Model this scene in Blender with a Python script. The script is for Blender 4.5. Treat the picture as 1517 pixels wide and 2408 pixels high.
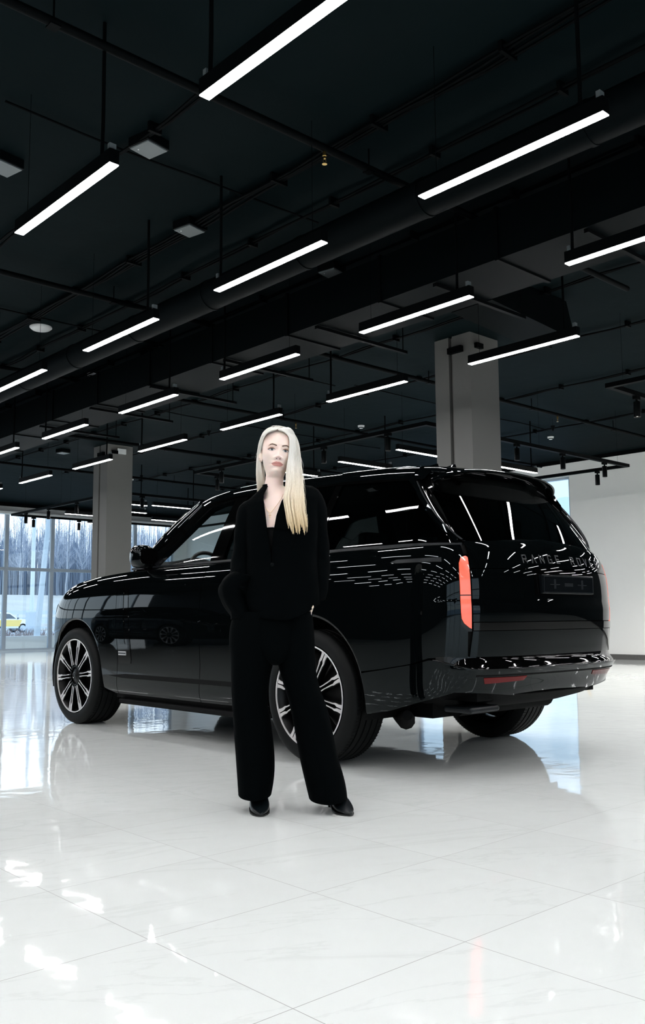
import bpy, bmesh, math, random
import numpy as np
from mathutils import Vector, Matrix
for o in list(bpy.data.objects): bpy.data.objects.remove(o)
S = bpy.context.scene
COL = S.collection
PI = math.pi

# ------------------------------------------------------------------ camera, sky, exposure
CAM_H, PSI, PITCH, ROLL, FPX = 0.8715, 0.8295, 0.1162, -0.0073, 2130.0
def make_camera():
    f = Vector((math.cos(PSI)*math.cos(PITCH), math.sin(PSI)*math.cos(PITCH), math.sin(PITCH)))
    r = Vector((math.sin(PSI), -math.cos(PSI), 0)); u = r.cross(f)
    c, s = math.cos(ROLL), math.sin(ROLL)
    r, u = c*r+s*u, c*u-s*r
    cd = bpy.data.cameras.new('camera'); co = bpy.data.objects.new('camera', cd); COL.objects.link(co)
    m = Matrix((r, u, -f)).transposed().to_4x4(); m.translation = (0, 0, CAM_H)
    co.matrix_world = m
    cd.sensor_fit = 'VERTICAL'; cd.sensor_height = 36; cd.lens = FPX/2408*36
    cd.clip_start = 0.05; cd.clip_end = 600
    S.camera = co
make_camera()
S.view_settings.view_transform = 'Standard'
S.view_settings.look = 'None'
S.view_settings.gamma = 1
S.view_settings.use_curve_mapping = False
S.view_settings.exposure = 0.0
LAMP = 67.0
SKY = 2.3
w = bpy.data.worlds.new('sky'); S.world = w; w.use_nodes = True
nt = w.node_tree; nt.nodes.clear()
wo = nt.nodes.new('ShaderNodeOutputWorld'); bg = nt.nodes.new('ShaderNodeBackground')
tc = nt.nodes.new('ShaderNodeTexCoord'); sx = nt.nodes.new('ShaderNodeSeparateXYZ'); cr = nt.nodes.new('ShaderNodeValToRGB')
nt.links.new(tc.outputs['Generated'], sx.inputs[0]); nt.links.new(sx.outputs['Z'], cr.inputs[0])
cr.color_ramp.elements[0].position = 0.0; cr.color_ramp.elements[0].color = (0.90, 0.96, 1.0, 1)
cr.color_ramp.elements[1].position = 0.5; cr.color_ramp.elements[1].color = (0.55, 0.74, 1.0, 1)
nt.links.new(cr.outputs[0], bg.inputs[0]); bg.inputs[1].default_value = SKY
nt.links.new(bg.outputs[0], wo.inputs[0])

# ------------------------------------------------------------------ materials
MATS = {}
def mat(name, base=(.5,.5,.5), rough=.5, metal=0, spec=.5, coat=0, emit=None, es=0, bump=None, noise=None, trans=0, coat_rough=.02):
    m = bpy.data.materials.new(name); m.use_nodes = True; n = m.node_tree; p = n.nodes['Principled BSDF']
    p.inputs['Base Color'].default_value = (*base, 1); p.inputs['Roughness'].default_value = rough
    p.inputs['Metallic'].default_value = metal; p.inputs['Specular IOR Level'].default_value = spec
    p.inputs['Coat Weight'].default_value = coat; p.inputs['Coat Roughness'].default_value = coat_rough
    p.inputs['Transmission Weight'].default_value = trans
    if emit: p.inputs['Emission Color'].default_value = (*emit, 1); p.inputs['Emission Strength'].default_value = es
    if noise:   # (scale, amount) colour mottling
        t = n.nodes.new('ShaderNodeTexCoord'); a = n.nodes.new('ShaderNodeTexNoise'); a.inputs['Scale'].default_value = noise[0]; a.inputs['Detail'].default_value = 4
        n.links.new(t.outputs['Object'], a.inputs['Vector'])
        mx = n.nodes.new('ShaderNodeMix'); mx.data_type = 'RGBA'
        k = noise[1]; c2 = noise[2] if len(noise) > 2 else tuple(v*(1-k) for v in base)
        mx.inputs[6].default_value = (*base, 1); mx.inputs[7].default_value = (*c2, 1)
        n.links.new(a.outputs['Fac'], mx.inputs[0]); n.links.new(mx.outputs[2], p.inputs['Base Color'])
    if bump:    # (scale, strength, distance)
        t = n.nodes.new('ShaderNodeTexCoord'); a = n.nodes.new('ShaderNodeTexNoise'); a.inputs['Scale'].default_value = bump[0]; a.inputs['Detail'].default_value = 3
        n.links.new(t.outputs['Object'], a.inputs['Vector'])
        b = n.nodes.new('ShaderNodeBump'); b.inputs['Strength'].default_value = bump[1]; b.inputs['Distance'].default_value = bump[2]
        n.links.new(a.outputs['Fac'], b.inputs['Height']); n.links.new(b.outputs[0], p.inputs['Normal'])
    MATS[name] = m; return m
def glass(name, tint, gl=(1,1,1), ior=1.5, rough=0.0):
    m = bpy.data.materials.new(name); m.use_nodes = True; n = m.node_tree; n.nodes.clear()
    o = n.nodes.new('ShaderNodeOutputMaterial'); t = n.nodes.new('ShaderNodeBsdfTransparent'); g = n.nodes.new('ShaderNodeBsdfGlossy')
    fr = n.nodes.new('ShaderNodeFresnel'); mx = n.nodes.new('ShaderNodeMixShader')
    t.inputs[0].default_value = (*tint, 1); g.inputs[0].default_value = (*gl, 1); g.inputs['Roughness'].default_value = rough
    ge = n.nodes.new('ShaderNodeNewGeometry'); ma = n.nodes.new('ShaderNodeMath'); ma.operation = 'MULTIPLY_ADD'
    n.links.new(ge.outputs['Backfacing'], ma.inputs[0]); ma.inputs[1].default_value = 1/ior-ior; ma.inputs[2].default_value = ior; n.links.new(ma.outputs[0], fr.inputs['IOR'])
    n.links.new(fr.outputs[0], mx.inputs[0]); n.links.new(t.outputs[0], mx.inputs[1]); n.links.new(g.outputs[0], mx.inputs[2]); n.links.new(mx.outputs[0], o.inputs[0])
    MATS[name] = m; return m
def floor_mat():
    m = bpy.data.materials.new('marble_tile'); m.use_nodes = True; n = m.node_tree; N = n.nodes; L = n.links; p = N['Principled BSDF']
    g = N.new('ShaderNodeNewGeometry'); sp = N.new('ShaderNodeSeparateXYZ'); L.new(g.outputs['Position'], sp.inputs[0])
    def M(op, a, b=None, c=None):
        x = N.new('ShaderNodeMath'); x.operation = op
        for i, v in enumerate((a, b, c)):
            if v is None: continue
            if isinstance(v, (int, float)): x.inputs[i].default_value = v
            else: L.new(v, x.inputs[i])
        return x.outputs[0]
    def line(ax, off, size):
        t = M('DIVIDE', M('SUBTRACT', ax, off), size); fr = M('FRACT', t)
        d = M('MINIMUM', fr, M('SUBTRACT', 1.0, fr))
        return M('LESS_THAN', d, 0.0013/size), M('FLOOR', t)
    lx, ix = line(sp.outputs['X'], 1.3966, .6111); ly, iy = line(sp.outputs['Y'], 1.6361, .6082)
    ln = M('MAXIMUM', lx, ly)
    cell = M('ADD', M('MULTIPLY', ix, 3.71), M('MULTIPLY', iy, 7.13))
    cv = N.new('ShaderNodeCombineXYZ')
    L.new(M('ADD', M('MULTIPLY', sp.outputs['X'], 1.0), M('MULTIPLY', sp.outputs['Y'], 2.2)), cv.inputs[0])
    L.new(M('MULTIPLY', M('SUBTRACT', sp.outputs['Y'], sp.outputs['X']), .35), cv.inputs[1]); L.new(cell, cv.inputs[2])
    v = N.new('ShaderNodeTexNoise'); v.inputs['Scale'].default_value = 1.1; v.inputs['Detail'].default_value = 8; v.inputs['Roughness'].default_value = .6; v.inputs['Distortion'].default_value = .8
    L.new(cv.outputs[0], v.inputs['Vector'])
    ve = N.new('ShaderNodeValToRGB'); e = ve.color_ramp.elements
    e[0].position = .0; e[0].color = (.755,.795,.78,1); e[1].position = 1; e[1].color = (.755,.795,.78,1)
    for ps, c in ((.488,(.755,.795,.78,1)),(.50,(.70,.74,.725,1)),(.512,(.755,.795,.78,1))):
        k = e.new(ps); k.color = c
    L.new(v.outputs['Fac'], ve.inputs[0])
    rnd = N.new('ShaderNodeTexWhiteNoise'); rnd.noise_dimensions = '1D'; L.new(cell, rnd.inputs['W'])
    mx = N.new('ShaderNodeMix'); mx.data_type = 'RGBA'; L.new(ln, mx.inputs[0]); L.new(ve.outputs[0], mx.inputs[6]); mx.inputs[7].default_value = (.30,.31,.31,1)
    mu = N.new('ShaderNodeMix'); mu.data_type = 'RGBA'; mu.blend_type = 'MULTIPLY'; mu.inputs[0].default_value = 1; L.new(mx.outputs[2], mu.inputs[6])
    cc = N.new('ShaderNodeCombineXYZ'); tone = M('MULTIPLY_ADD', rnd.outputs['Value'], .03, .97)
    for i in range(3): L.new(tone, cc.inputs[i])
    L.new(cc.outputs[0], mu.inputs[7]); L.new(mu.outputs[2], p.inputs['Base Color'])
    L.new(M('MULTIPLY_ADD', ln, .5, .035), p.inputs['Roughness']); p.inputs['Specular IOR Level'].default_value = .45
    wv = N.new('ShaderNodeTexNoise'); wv.inputs['Scale'].default_value = 7; wv.inputs['Detail'].default_value = 1; L.new(g.outputs['Position'], wv.inputs['Vector'])
    b = N.new('ShaderNodeBump'); b.inputs['Strength'].default_value = .30; b.inputs['Distance'].default_value = .0032; L.new(wv.outputs['Fac'], b.inputs['Height'])
    L.new(b.outputs[0], p.inputs['Normal'])
    MATS['tile'] = m; return m
floor_mat()
mat('ceiling', (.0032,.0066,.0076), .75, spec=.03, bump=(3,.5,.02), noise=(1.3,.3))
MATS['ceiling'].node_tree.nodes['Principled BSDF'].inputs['Specular Tint'].default_value = (.55,.9,1,1)
mat('dark_metal', (.0008,.0014,.0017), .6, spec=.04)
mat('black_gloss', (.0012,.002,.0024), .35, spec=.1)
mat('duct_dark', (.0010,.0022,.0026), .6, spec=.03, bump=(40,.2,.003))
mat('lamp_glow', (.9,.9,.9), .5, emit=(1,.985,.99), es=LAMP)
mat('spot_glow', (.9,.9,.9), .5, emit=(1,.95,.88), es=6)
mat('white_wall', (.90,.90,.88), .7, spec=.2, bump=(60,.3,.002))
mat('grey_column', (.125,.125,.12), .7, spec=.2, bump=(70,.25,.002))
mat('dark_wall', (.006,.009,.011), .6, spec=.3)
mat('frame_grey', (.36,.42,.48), .45)
mat('frame_light', (.62,.64,.63), .5)
mat('skirting', (.13,.125,.12), .5, noise=(20,.4))
mat('white_plastic', (.7,.72,.72), .4)
mat('brass', (.45,.30,.10), .3, metal=1)
mat('grey_plastic', (.10,.12,.125), .5)
glass('window_glass', (.93,.97,.985), ior=1.4)
glass('car_glass', (.80,.85,.85), ior=1.5)
glass('privacy_glass', (.025,.03,.03), ior=1.5)

# ------------------------------------------------------------------ mesh helpers
class MB:
    def __init__(s): s.v = []; s.f = []
    def add(s, v, f):
        o = len(s.v); s.v += [tuple(map(float, p)) for p in v]; s.f += [tuple(i+o for i in q) for q in f]; return s
    def box(s, x0, x1, y0, y1, z0, z1, M=None):
        v = [(x,y,z) for x in (x0,x1) for y in (y0,y1) for z in (z0,z1)]
        if M is not None: v = [tuple(M@Vector(p)) for p in v]
        return s.add(v, [(0,1,3,2),(4,6,7,5),(0,4,5,1),(2,3,7,6),(0,2,6,4),(1,5,7,3)])
    def tube(s, pts, r, n=8, caps=True, squash=None):
        P = [Vector(p) for p in pts]; R = r if hasattr(r, '__len__') else [r]*len(P)
        rings = []; up = None
        for i, p in enumerate(P):
            t = (P[min(i+1,len(P)-1)]-P[max(i-1,0)]).normalized()
            if up is None:
                a = Vector((0,0,1)) if abs(t.z) < .9 else Vector((1,0,0)); up = (a-t*a.dot(t)).normalized()
            else:
                up = (up-t*up.dot(t)); up = up.normalized() if up.length > 1e-6 else t.orthogonal().normalized()
            sd = t.cross(up); rings.append([p+up*math.cos(2*PI*k/n)*R[i]+sd*math.sin(2*PI*k/n)*R[i] for k in range(n)])
        v = [q for g in rings for q in g]
        f = [(i*n+k, i*n+(k+1)%n, (i+1)*n+(k+1)%n, (i+1)*n+k) for i in range(len(P)-1) for k in range(n)]
        if caps: f += [tuple(range(n))[::-1], tuple((len(P)-1)*n+k for k in range(n))]
        return s.add(v, f)
    def lathe(s, prof, n=48, M=None, closed=False):   # prof (radius, height) about local z
        v = []; m = len(prof)
        for k in range(n):
            a = 2*PI*k/n
            for r, h in prof: v.append((r*math.cos(a), r*math.sin(a), h))
        f = []
        for k in range(n):
            k2 = (k+1) % n
            for i in range(m if closed else m-1):
                j = (i+1) % m
                f.append((k*m+i, k2*m+i, k2*m+j, k*m+j))
        if M is not None: v = [tuple(M@Vector(p)) for p in v]
        return s.add(v, f)
    def prism(s, poly, z0, z1, M=None):
        n = len(poly); v = [(x,y,z0) for x,y in poly]+[(x,y,z1) for x,y in poly]
        if M is not None: v = [tuple(M@Vector(p)) for p in v]
        return s.add(v, [tuple(range(n))[::-1], tuple(range(n,2*n))]+[(i,(i+1)%n,n+(i+1)%n,n+i) for i in range(n)])
    def loft(s, rings, caps=True, closed=True):
        n = len(rings[0]); v = [q for g in rings for q in g]
        f = [(i*n+k, i*n+(k+1)%n, (i+1)*n+(k+1)%n, (i+1)*n+k) for i in range(len(rings)-1) for k in range(n if closed else n-1)]
        if caps: f += [tuple(range(n))[::-1], tuple((len(rings)-1)*n+k for k in range(n))]
        return s.add(v, f)
    def build(s, name, m, parent=None, smooth=None, loc=None, bevel=None):
        me = bpy.data.meshes.new(name); me.from_pydata(s.v, [], s.f); me.validate(); 
        bm = bmesh.new(); bm.from_mesh(me); bmesh.ops.recalc_face_normals(bm, faces=bm.faces)
        if bevel: bmesh.ops.bevel(bm, geom=list(bm.edges), offset=bevel, segments=2, affect='EDGES', profile=.5, clamp_overlap=True)
        bm.to_mesh(me); bm.free(); me.materials.append(MATS[m] if isinstance(m, str) else m)
        if smooth:
            me.polygons.foreach_set('use_smooth', [True]*len(me.polygons)); me.set_sharp_from_angle(angle=math.radians(smooth))
        o = bpy.data.objects.new(name, me); COL.objects.link(o)
        if parent: o.parent = parent
        if loc: o.location = loc
        return o
def tag(o, label=None, cat=None, group=None, kind=None):
    if label: o['label'] = label
    if cat: o['category'] = cat
    if group: o['group'] = group
    if kind: o['kind'] = kind
    return o
def thing(name, label, cat, loc=(0,0,0), rz=0, group=None):
    o = bpy.data.objects.new(name, None); COL.objects.link(o); o.location = loc; o.rotation_euler = (0,0,rz); o.empty_display_size = .1
    return tag(o, label, cat, group)
def struct(o, label=None): o['kind'] = 'structure'; return tag(o, label) if label else o
def kids(o): return [c for c in bpy.data.objects if c.parent == o]
def dup(root, loc, rz=None, label=None, group=None, scale=None):
    def cp(o, par):
        c = o.copy(); COL.objects.link(c); c.parent = par
        for ch in CH.get(o.name) or CH.setdefault(o.name, kids(o)): cp(ch, c)
        return c
    r = cp(root, None); r.location = loc
    if rz is not None: r.rotation_euler = (0,0,rz)
    if label: r['label'] = label
    if group: r['group'] = group
    if scale: r.scale = scale
    return r
CH = {}

# ------------------------------------------------------------------ room shell
X0, X1, Y0, Y1, ZC = -8.0, 16.8, -10.0, 25.0, 4.2
struct(MB().box(X0-.3, X1+.3, Y0-.3, Y1+.02, -.12, 0).build('floor', 'tile'))
struct(MB().box(X0-.3, X1+.3, Y0-.3, Y1+.3, ZC, ZC+.25).build('ceiling', 'ceiling'))
struct(MB().box(X0-.25, X0, Y0, Y1+.2, 0, ZC).build('wall_left', 'dark_wall'))
struct(MB().box(X0-.25, -6.0, Y0-.25, Y0, 0, ZC).box(5.125, X1+.25, Y0-.25, Y0, 0, ZC).box(-6.0, 5.125, Y0-.25, Y0, 3.84, ZC).build('wall_back', 'dark_wall'))
# right wall: white near part, glazed bay, white far part, dark part out of frame
wr = MB().box(X1, X1+.25, 2.0, 10.55, 0, 4.12).box(X1, X1+.25, 15.0, Y1, 0, 4.12).box(X1, X1+.25, 10.55, 15.0, 3.84, 4.12)
struct(wr.build('wall_right', 'white_wall'))
struct(MB().box(X1, X1+.25, Y0, 2.0, 0, 4.12).build('wall_right_rear', 'dark_wall'))
struct(MB().box(X1-.02, X1+.25, Y0, Y1, 4.12, ZC).build('trim_1', 'dark_metal'))
struct(MB().box(X1-.025, X1, 2.0, 10.53, 0, .10).build('baseboard_right', 'skirting'))
struct(MB().box(X0, X1+.25, Y1, Y1+.3, 3.93, 4.1).build('wall_front', 'frame_light'))
struct(MB().box(X0, X1+.25, Y1-.02, Y1+.3, 4.1, ZC).build('trim_2', 'dark_metal'))
struct(MB().box(16.33, X1, Y1-.0, Y1+.25, 0, 3.93).build('wall_front_corner', 'white_wall'))
struct(MB().box(X0, X1, Y1-.25, Y1-.02, 3.86, 3.93).build('trim_3', 'frame_light'))

def window_bay(name, wd, h, ztr):
    r = bpy.data.objects.new(name, None); COL.objects.link(r); r['kind'] = 'structure'
    t = .055
    fr = MB().box(-wd/2, -wd/2+t, -.04, .06, 0, h).box(wd/2-t, wd/2, -.04, .06, 0, h).box(-wd/2+t, wd/2-t, -.04, .06, 0, .06).box(-wd/2+t, wd/2-t, -.04, .06, h-.05, h)
    fr.box(-wd/2+t, wd/2-t, -.04, .06, ztr-.045, ztr+.045)
    fr.build('window_frame', 'frame_grey', r)
    MB().box(-wd/2+t, wd/2-t, .0, .008, .06, ztr-.045).build('pane', 'window_glass', r)
    MB().box(-wd/2+t, wd/2-t, .0, .008, ztr+.045, h-.05).build('pane', 'window_glass', r)
    return r
wb = window_bay('window_1', 1.39, 3.93, 2.32)
wb.location = (10.74+.695, Y1+.1, 0)
n = 2
for k in range(-14, 4):
    if k == 0: continue
    cx = 10.74+.695+1.39*k
    if cx-.695 < X0-.2 or cx+.695 > 16.40: continue
    c = dup(wb, (cx, Y1+.1, 0)); c.name = 'window_%d' % n; n += 1
wc = window_bay('window_%d' % n, 2.225, 3.84, 2.32); wc.location = (X1+.1, 10.55+1.1125, 0); wc.rotation_euler = (0,0,-PI/2); n += 1
c = dup(wc, (X1+.1, 10.55+3.3375, 0), -PI/2); c.name = 'window_%d' % n; n += 1
for k in range(5):
    c = dup(wc, (-6.0+2.225*(k+.5), Y0-.1, 0), PI); c.name = 'window_%d' % n; n += 1

# ------------------------------------------------------------------ columns
def column(x, y, label):
    a = .54; g0, g1, d = .27, .325, .05
    P = [(0,0),(a,0),(a,a),(0,a),(0,g1),(d,g1),(d,g0),(0,g0)]
    t = thing('column', label, 'column', (x, y, 0), 0, 'grey square columns')
    MB().prism(P, 0, ZC).build('shaft', 'grey_column', t)
    MB().prism([(-.012,-.012),(a+.012,-.012),(a+.012,a+.012),(-.012,a+.012)], 0, .09).build('plinth', 'skirting', t)
    MB().box(.08, .2, -.045, -.0, 4.02, 4.08).box(-.06, 0, .1, .3, 3.98, 4.05).build('cable_bracket', 'dark_metal', t)
    return t
column(8.26, 6.44, 'square grey plaster column rising behind the rear of the black car')
c2 = column(8.47, 15.3, 'square grey plaster column behind the bonnet of the black car, near the windows')
MB().box(.2, .38, -.03, 0, 4.03, 4.13).build('vent_plate', 'white_plastic', c2)

# ------------------------------------------------------------------ strip lights
def strip(label, near=True, alongx=False):
    t = thing('strip_light', label, 'ceiling light', (0,0,3.31), 0, 'LED strip lights under the black ceiling')
    w_, l_ = .0275, .60
    MB().box(-w_-.002, w_+.002, -l_, l_, .004, .085).build('housing', 'black_gloss', t, bevel=.002)
    MB().box(-w_, w_, -l_+.003, l_-.003, -.002, .0035).build('diffuser', 'lamp_glow', t)
    s = -1 if near else 1
    yy = s*(l_-.14) if near else s*(l_-.05)
    MB().tube([(0,yy,.085),(.004,yy,.3),(0,yy,ZC-3.31)], .011, 8).build('conduit', 'dark_metal', t, 40)
    MB().tube([(0,-s*(l_-.12),.085),(0,-s*(l_-.12),ZC-3.31)], .0018, 5).build('suspension_wire', 'dark_metal', t)
    MB().box(-.02,.02, s*(l_-.03)-.012, s*(l_-.03)+.012, .085, .125).build('bracket', 'grey_plastic', t)
    return t
pa, pb = strip('x', True), strip('x', False)
ORD = ['nearest','second','third','fourth','fifth','sixth','seventh','eighth']
rowname = {2.31:'in the upper left ceiling row', 3.85:'in the row under the round duct', 5.38:'in the row beside the rectangular duct', 6.87:'in the row beyond the rectangular duct'}
vis_y = {2.31:(2,6), 3.85:(2,11), 5.38:(2,16), 6.87:(4,18)}
first_a = first_b = True
rows = [2.31-1.53*k for k in range(1, 7)]
for X in [2.31, 3.85, 5.38, 6.87]+rows:
    cnt = 0
    for k in range(-6, 9):
        yc = 2.73+2.035*k
        if X not in rowname and yc > 12.5: continue
        if X == 6.87 and k < -1 or k < -4: continue
        v = X in vis_y and vis_y[X][0] < yc < vis_y[X][1]
        if X == 2.31 and k > 2: v = False
        if v:
            lab = 'white strip light %s, %s from the viewer' % (rowname[X], ORD[cnt]); cnt += 1; g = 'LED strip lights under the black ceiling'
        else:
            if yc > 12.6 and not v and X in rowname and yc > 17.5: continue
            lab = 'added unseen strip light overhead, brightening the white wall and right floor'; g = 'strip lights outside the frame'
        near = (k % 2 == 1) if X != 3.85 else (k % 2 == 0)
        src = pa if near else pb
        if near and first_a: o = pa; first_a = False; o.location = (X, yc, 3.31); o['label'] = lab; o['group'] = g
        elif not near and first_b: o = pb; first_b = False; o.location = (X, yc, 3.31); o['label'] = lab; o['group'] = g
        else: o = dup(src, (X, yc, 3.31), None, lab, g)
for (x0_, y_, lab) in [(9.64,8.90,'short glowing strip light hung left of the grey column behind the car roof'),(11.90,8.86,'glowing strip light between the rear column and the white wall'),
        (9.70,10.20,'glowing strip light just above the car roof, right of the woman'),(9.31,11.54,'glowing strip light partly hidden by the blonde hair'),
        (9.16,16.97,'small glowing strip light right of the far column, left of a spotlight'),(10.42,16.83,'small glowing strip light right of the far column, right of a spotlight'),
        (9.69,19.42,'glowing strip light in front of the tall window, left of the far column'),(11.94,19.3,'glowing strip light in front of the window, above the windscreen'),
        (9.9,18.2,'tiny glowing strip light at the left edge of the far column'),(11.1,21.0,'tiny glowing strip light at the right edge of the far column')]:
    dup(pa, (x0_+.6, y_, 3.31), PI/2, lab, 'LED strip lights inside the track frames')

for X in (8.4, 9.93, 11.46, 12.99, 14.5, 15.9):  # extra unseen strip rows, added to brighten the white wall and right floor
    for k in range(-3, 5):
        yc = 2.73+2.035*k-1.0*(X > 12)
        if yc+.65 < .50*X-.25: dup(pb, (X, yc, 3.31), None, 'added unseen strip light overhead, brightening the white wall and right floor', 'strip lights outside the frame')
# ------------------------------------------------------------------ pipes, ducts, cable runs
def single(name, mb, m, label, cat, group=None, smooth=40, kind=None, bevel=None):
    o = mb.build(name, m, None, smooth, bevel=bevel); return tag(o, label, cat, group, kind)
for i, (y_, xa, xb, lab) in enumerate([(4.29,-6,8,'black sprinkler pipe crossing the ceiling nearest the viewer'),(7.89,-6,16.4,'black sprinkler pipe crossing the ceiling in front of the column'),
        (10.96,-6,16.4,'black sprinkler pipe crossing the ceiling just beyond the second pipe'),(14.4,-6,16.4,'black sprinkler pipe crossing the far ceiling'),(17.8,-6,16.4,'farthest black sprinkler pipe near the windows')]):
    t = thing('sprinkler_pipe', lab, 'pipe', (0,y_,4.05), 0, 'sprinkler pipes under the ceiling')
    MB().tube([(xa,0,0),(xb,0,0)], .027, 12).build('pipe', 'dark_metal', t, 40)
    for x in np.arange(xa+.8, xb, 2.4): MB().tube([(x,0,0),(x,0,ZC-4.05)], .006, 6).box(x-.03,x+.03,-.032,.032,-.03,-.02).build('hanger', 'dark_metal', t)
def sprinkler(lab):
    t = thing('ceiling_sprinkler', lab, 'sprinkler', (0,0,0), 0, 'brass sprinkler heads')
    MB().lathe([(.0,0),(.012,0),(.014,-.03),(.010,-.034),(.010,-.05),(.0,-.05)], 12).build('fitting', 'brass', t, 40)
    MB().tube([(-.009,0,-.05),(-.014,0,-.065),(-.008,0,-.085)], .0025, 5).tube([(.009,0,-.05),(.014,0,-.065),(.008,0,-.085)], .0025, 5).lathe([(0,-.085),(.018,-.085),(.018,-.089),(0,-.089)], 12).build('deflector', 'brass', t)
    return t
sp0 = sprinkler('x')
for i, (x, y, lab) in enumerate([(3.97,4.29,'small brass sprinkler head on the nearest pipe, high above the woman'),(6.02,7.89,'brass sprinkler head on the second pipe, left of centre'),
        (6.1,10.96,'brass sprinkler head on the third pipe, above the far column'),(9.46,10.96,'brass sprinkler head just above the blonde head'),
        (6.4,14.4,'tiny brass sprinkler head at the left edge of the photo'),(12.3,7.89,'brass sprinkler head right of the rear column')]):
    if i == 0: sp0.location = (x,y,4.024); sp0['label'] = lab
    else: dup(sp0, (x,y,4.024), 0, lab)
# round duct
t = thing('round_duct', 'black round ventilation duct running above the second row of strip lights', 'duct', (4.68, 0, 3.82))
MB().tube([(0,y,0) for y in np.arange(-9, 17.1, 1.0)], .135, 24).build('duct_pipe', 'duct_dark', t, 40)
for y in np.arange(-9, 17, 1.3): MB().lathe([(.136,-.02),(.141,-.02),(.141,.02),(.136,.02)], 24, Matrix.Translation((0,y,0))@Matrix.Rotation(PI/2,4,'X')).build('joint_ring', 'duct_dark', t, 40)
# rectangular duct
t = thing('rectangular_duct', 'wide black rectangular air duct running away between two rows of strip lights', 'duct', (5.86, 0, 3.6))
MB().box(-.34, .34, -9, 18.5, 0, .40).build('duct_box', 'duct_dark', t)
for y in np.arange(-8.5, 18.5, 1.25): MB().box(-.355, .355, y, y+.03, -.015, .415).build('flange', 'dark_metal', t)
t2 = None
for i, y in enumerate([3.25,4.65,6.1,7.55,9.0,10.45,11.9]):
    t2 = thing('duct_bracket', 'slotted black bracket bar under the rectangular duct, %s from the viewer' % ORD[i], 'bracket', (5.52, y, 3.56), 0, 'bracket bars under the duct')
    MB().box(0, 1.25, -.018, .018, 0, .03).build('bar', 'dark_metal', t2)
    MB().tube([(1.2,0,.03),(1.2,0,ZC-3.56)], .006, 6).build('rod', 'dark_metal', t2)
# branch duct and its diffuser by the column
single('branch_duct', MB().add([(7.0,5.1,4.19),(8.2,5.1,4.19),(8.2,5.55,4.19),(7.0,5.55,4.19),(6.9,5.1,3.9),(8.35,5.1,3.8),(8.35,5.6,3.8),(6.9,5.6,3.9)], [(0,1,2,3),(4,7,6,5),(0,4,5,1),(1,5,6,2),(2,6,7,3),(3,7,4,0)]), 'duct_dark', 'black branch duct box on the ceiling above the rear column', 'duct')
# cable runs along the ceiling
random.seed(4)
runs = [(3.06,'first black cable run on the ceiling from the upper left'),(4.12,'second black cable run, thick, left of the round duct'),(4.72,'thin black cable run beside the round duct'),
        (5.68,'black cable run above the rectangular duct'),(6.6,'black cable run just beyond the rectangular duct'),(7.7,'black cable run left of the rear column'),(9.3,'black cable run right of the columns'),(11.2,'black cable run midway to the white wall'),(13.6,'black cable run nearest the white wall')]
for i, (x, lab) in enumerate(runs):
    m = MB(); nn = 2 if i != 1 else 4
    for q in range(nn):
        pts = [(x+q*.028+.012*math.sin(y*1.7+q)+.01*math.sin(y*4.1+i), y, ZC-.03-.02*abs(math.sin(y*2.1+q*.7))) for y in np.arange(-6, 19, .35)]
        m.tube(pts, .011, 6)
    for y in np.arange(-5.5, 19, 1.05): m.box(x-.03, x+nn*.028+.01, y, y+.025, ZC-.07, ZC-.001)
    single('cable_run', m, 'dark_metal', lab, 'cable', 'cable runs along the ceiling')
for (y, xa, xb, lab) in [(5.4,2.2,5.0,'thin black cable crossing the ceiling near the square sensor'),(9.2,3,9,'thin black cable crossing the ceiling beyond the second pipe'),(12.2,4,13,'thin black cable crossing the far ceiling'),(14.8,5,14,'farthest thin cable crossing the ceiling'),(9.0,8.9,14,'thin black cable crossing the ceiling right of the column')]:
    single('ceiling_cable', MB().tube([(x, y+.02*math.sin(x*2.3), ZC-.02-.015*abs(math.sin(x*1.7))) for x in np.arange(xa, xb, .3)], .009, 6), 'dark_metal', lab, 'cable', 'thin cables crossing the ceiling')
# sensors on the ceiling
def ceil_at(x, y): return (x, y, ZC)
t = thing('ceiling_box', 'square dark grey box on the ceiling at the upper left', 'sensor', (3.16, 5.22, ZC), .2, 'square ceiling boxes')
MB().box(-.1,.1,-.1,.1,-.07,-.0).build('housing', 'black_gloss', t, bevel=.004); MB().box(-.09,.09,-.09,.09,-.08,-.07).build('cover', 'grey_plastic', t)
MB().lathe([(0,-.082),(.006,-.082),(.006,-.08)], 8, Matrix.Translation((-.05,.05,0))).build('indicator', 'white_plastic', t)
for (x, y, lab) in [(4.13,6.15,'square grey ceiling box between the two left rows of lights'),(5.68,6.05,'square grey ceiling box above the centre of the photo'),(2.52,6.15,'square grey ceiling box at the left edge of the photo'),(8.1,16.4,'square grey ceiling box left of the far column'),(5.9,9.6,'square grey ceiling box near the smoke detector')]:
    dup(t, ceil_at(x,y), .2, lab)
t = thing('wifi_disc', 'white round ceiling disc at the left, between two strip lights', 'sensor', (4.42, 9.58, ZC))
MB().lathe([(0,-.045),(.05,-.044),(.10,-.032),(.125,-.01),(.125,0)], 32).build('dome', 'white_plastic', t, 60)
t = thing('smoke_detector', 'small white smoke detector on the left ceiling below the disc', 'smoke detector', (5.82, 11.0, ZC), 0, 'smoke detectors')
MB().lathe([(0,-.05),(.03,-.05),(.045,-.035),(.045,-.028),(.055,-.028),(.06,0)], 24).build('body', 'white_plastic', t, 50)
MB().lathe([(.035,-.046),(.046,-.034),(.044,-.032),(.033,-.044)], 24).build('slot_ring', 'dark_metal', t)
for (x, y, lab) in [(11.0,11.0,'small white smoke detector left of the rear column'),(11.1,18.9,'tiny white smoke detector above the windscreen'),(14.4,9.4,'tiny white detector on the right ceiling')]:
    dup(t, ceil_at(x,y), 0, lab)
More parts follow.
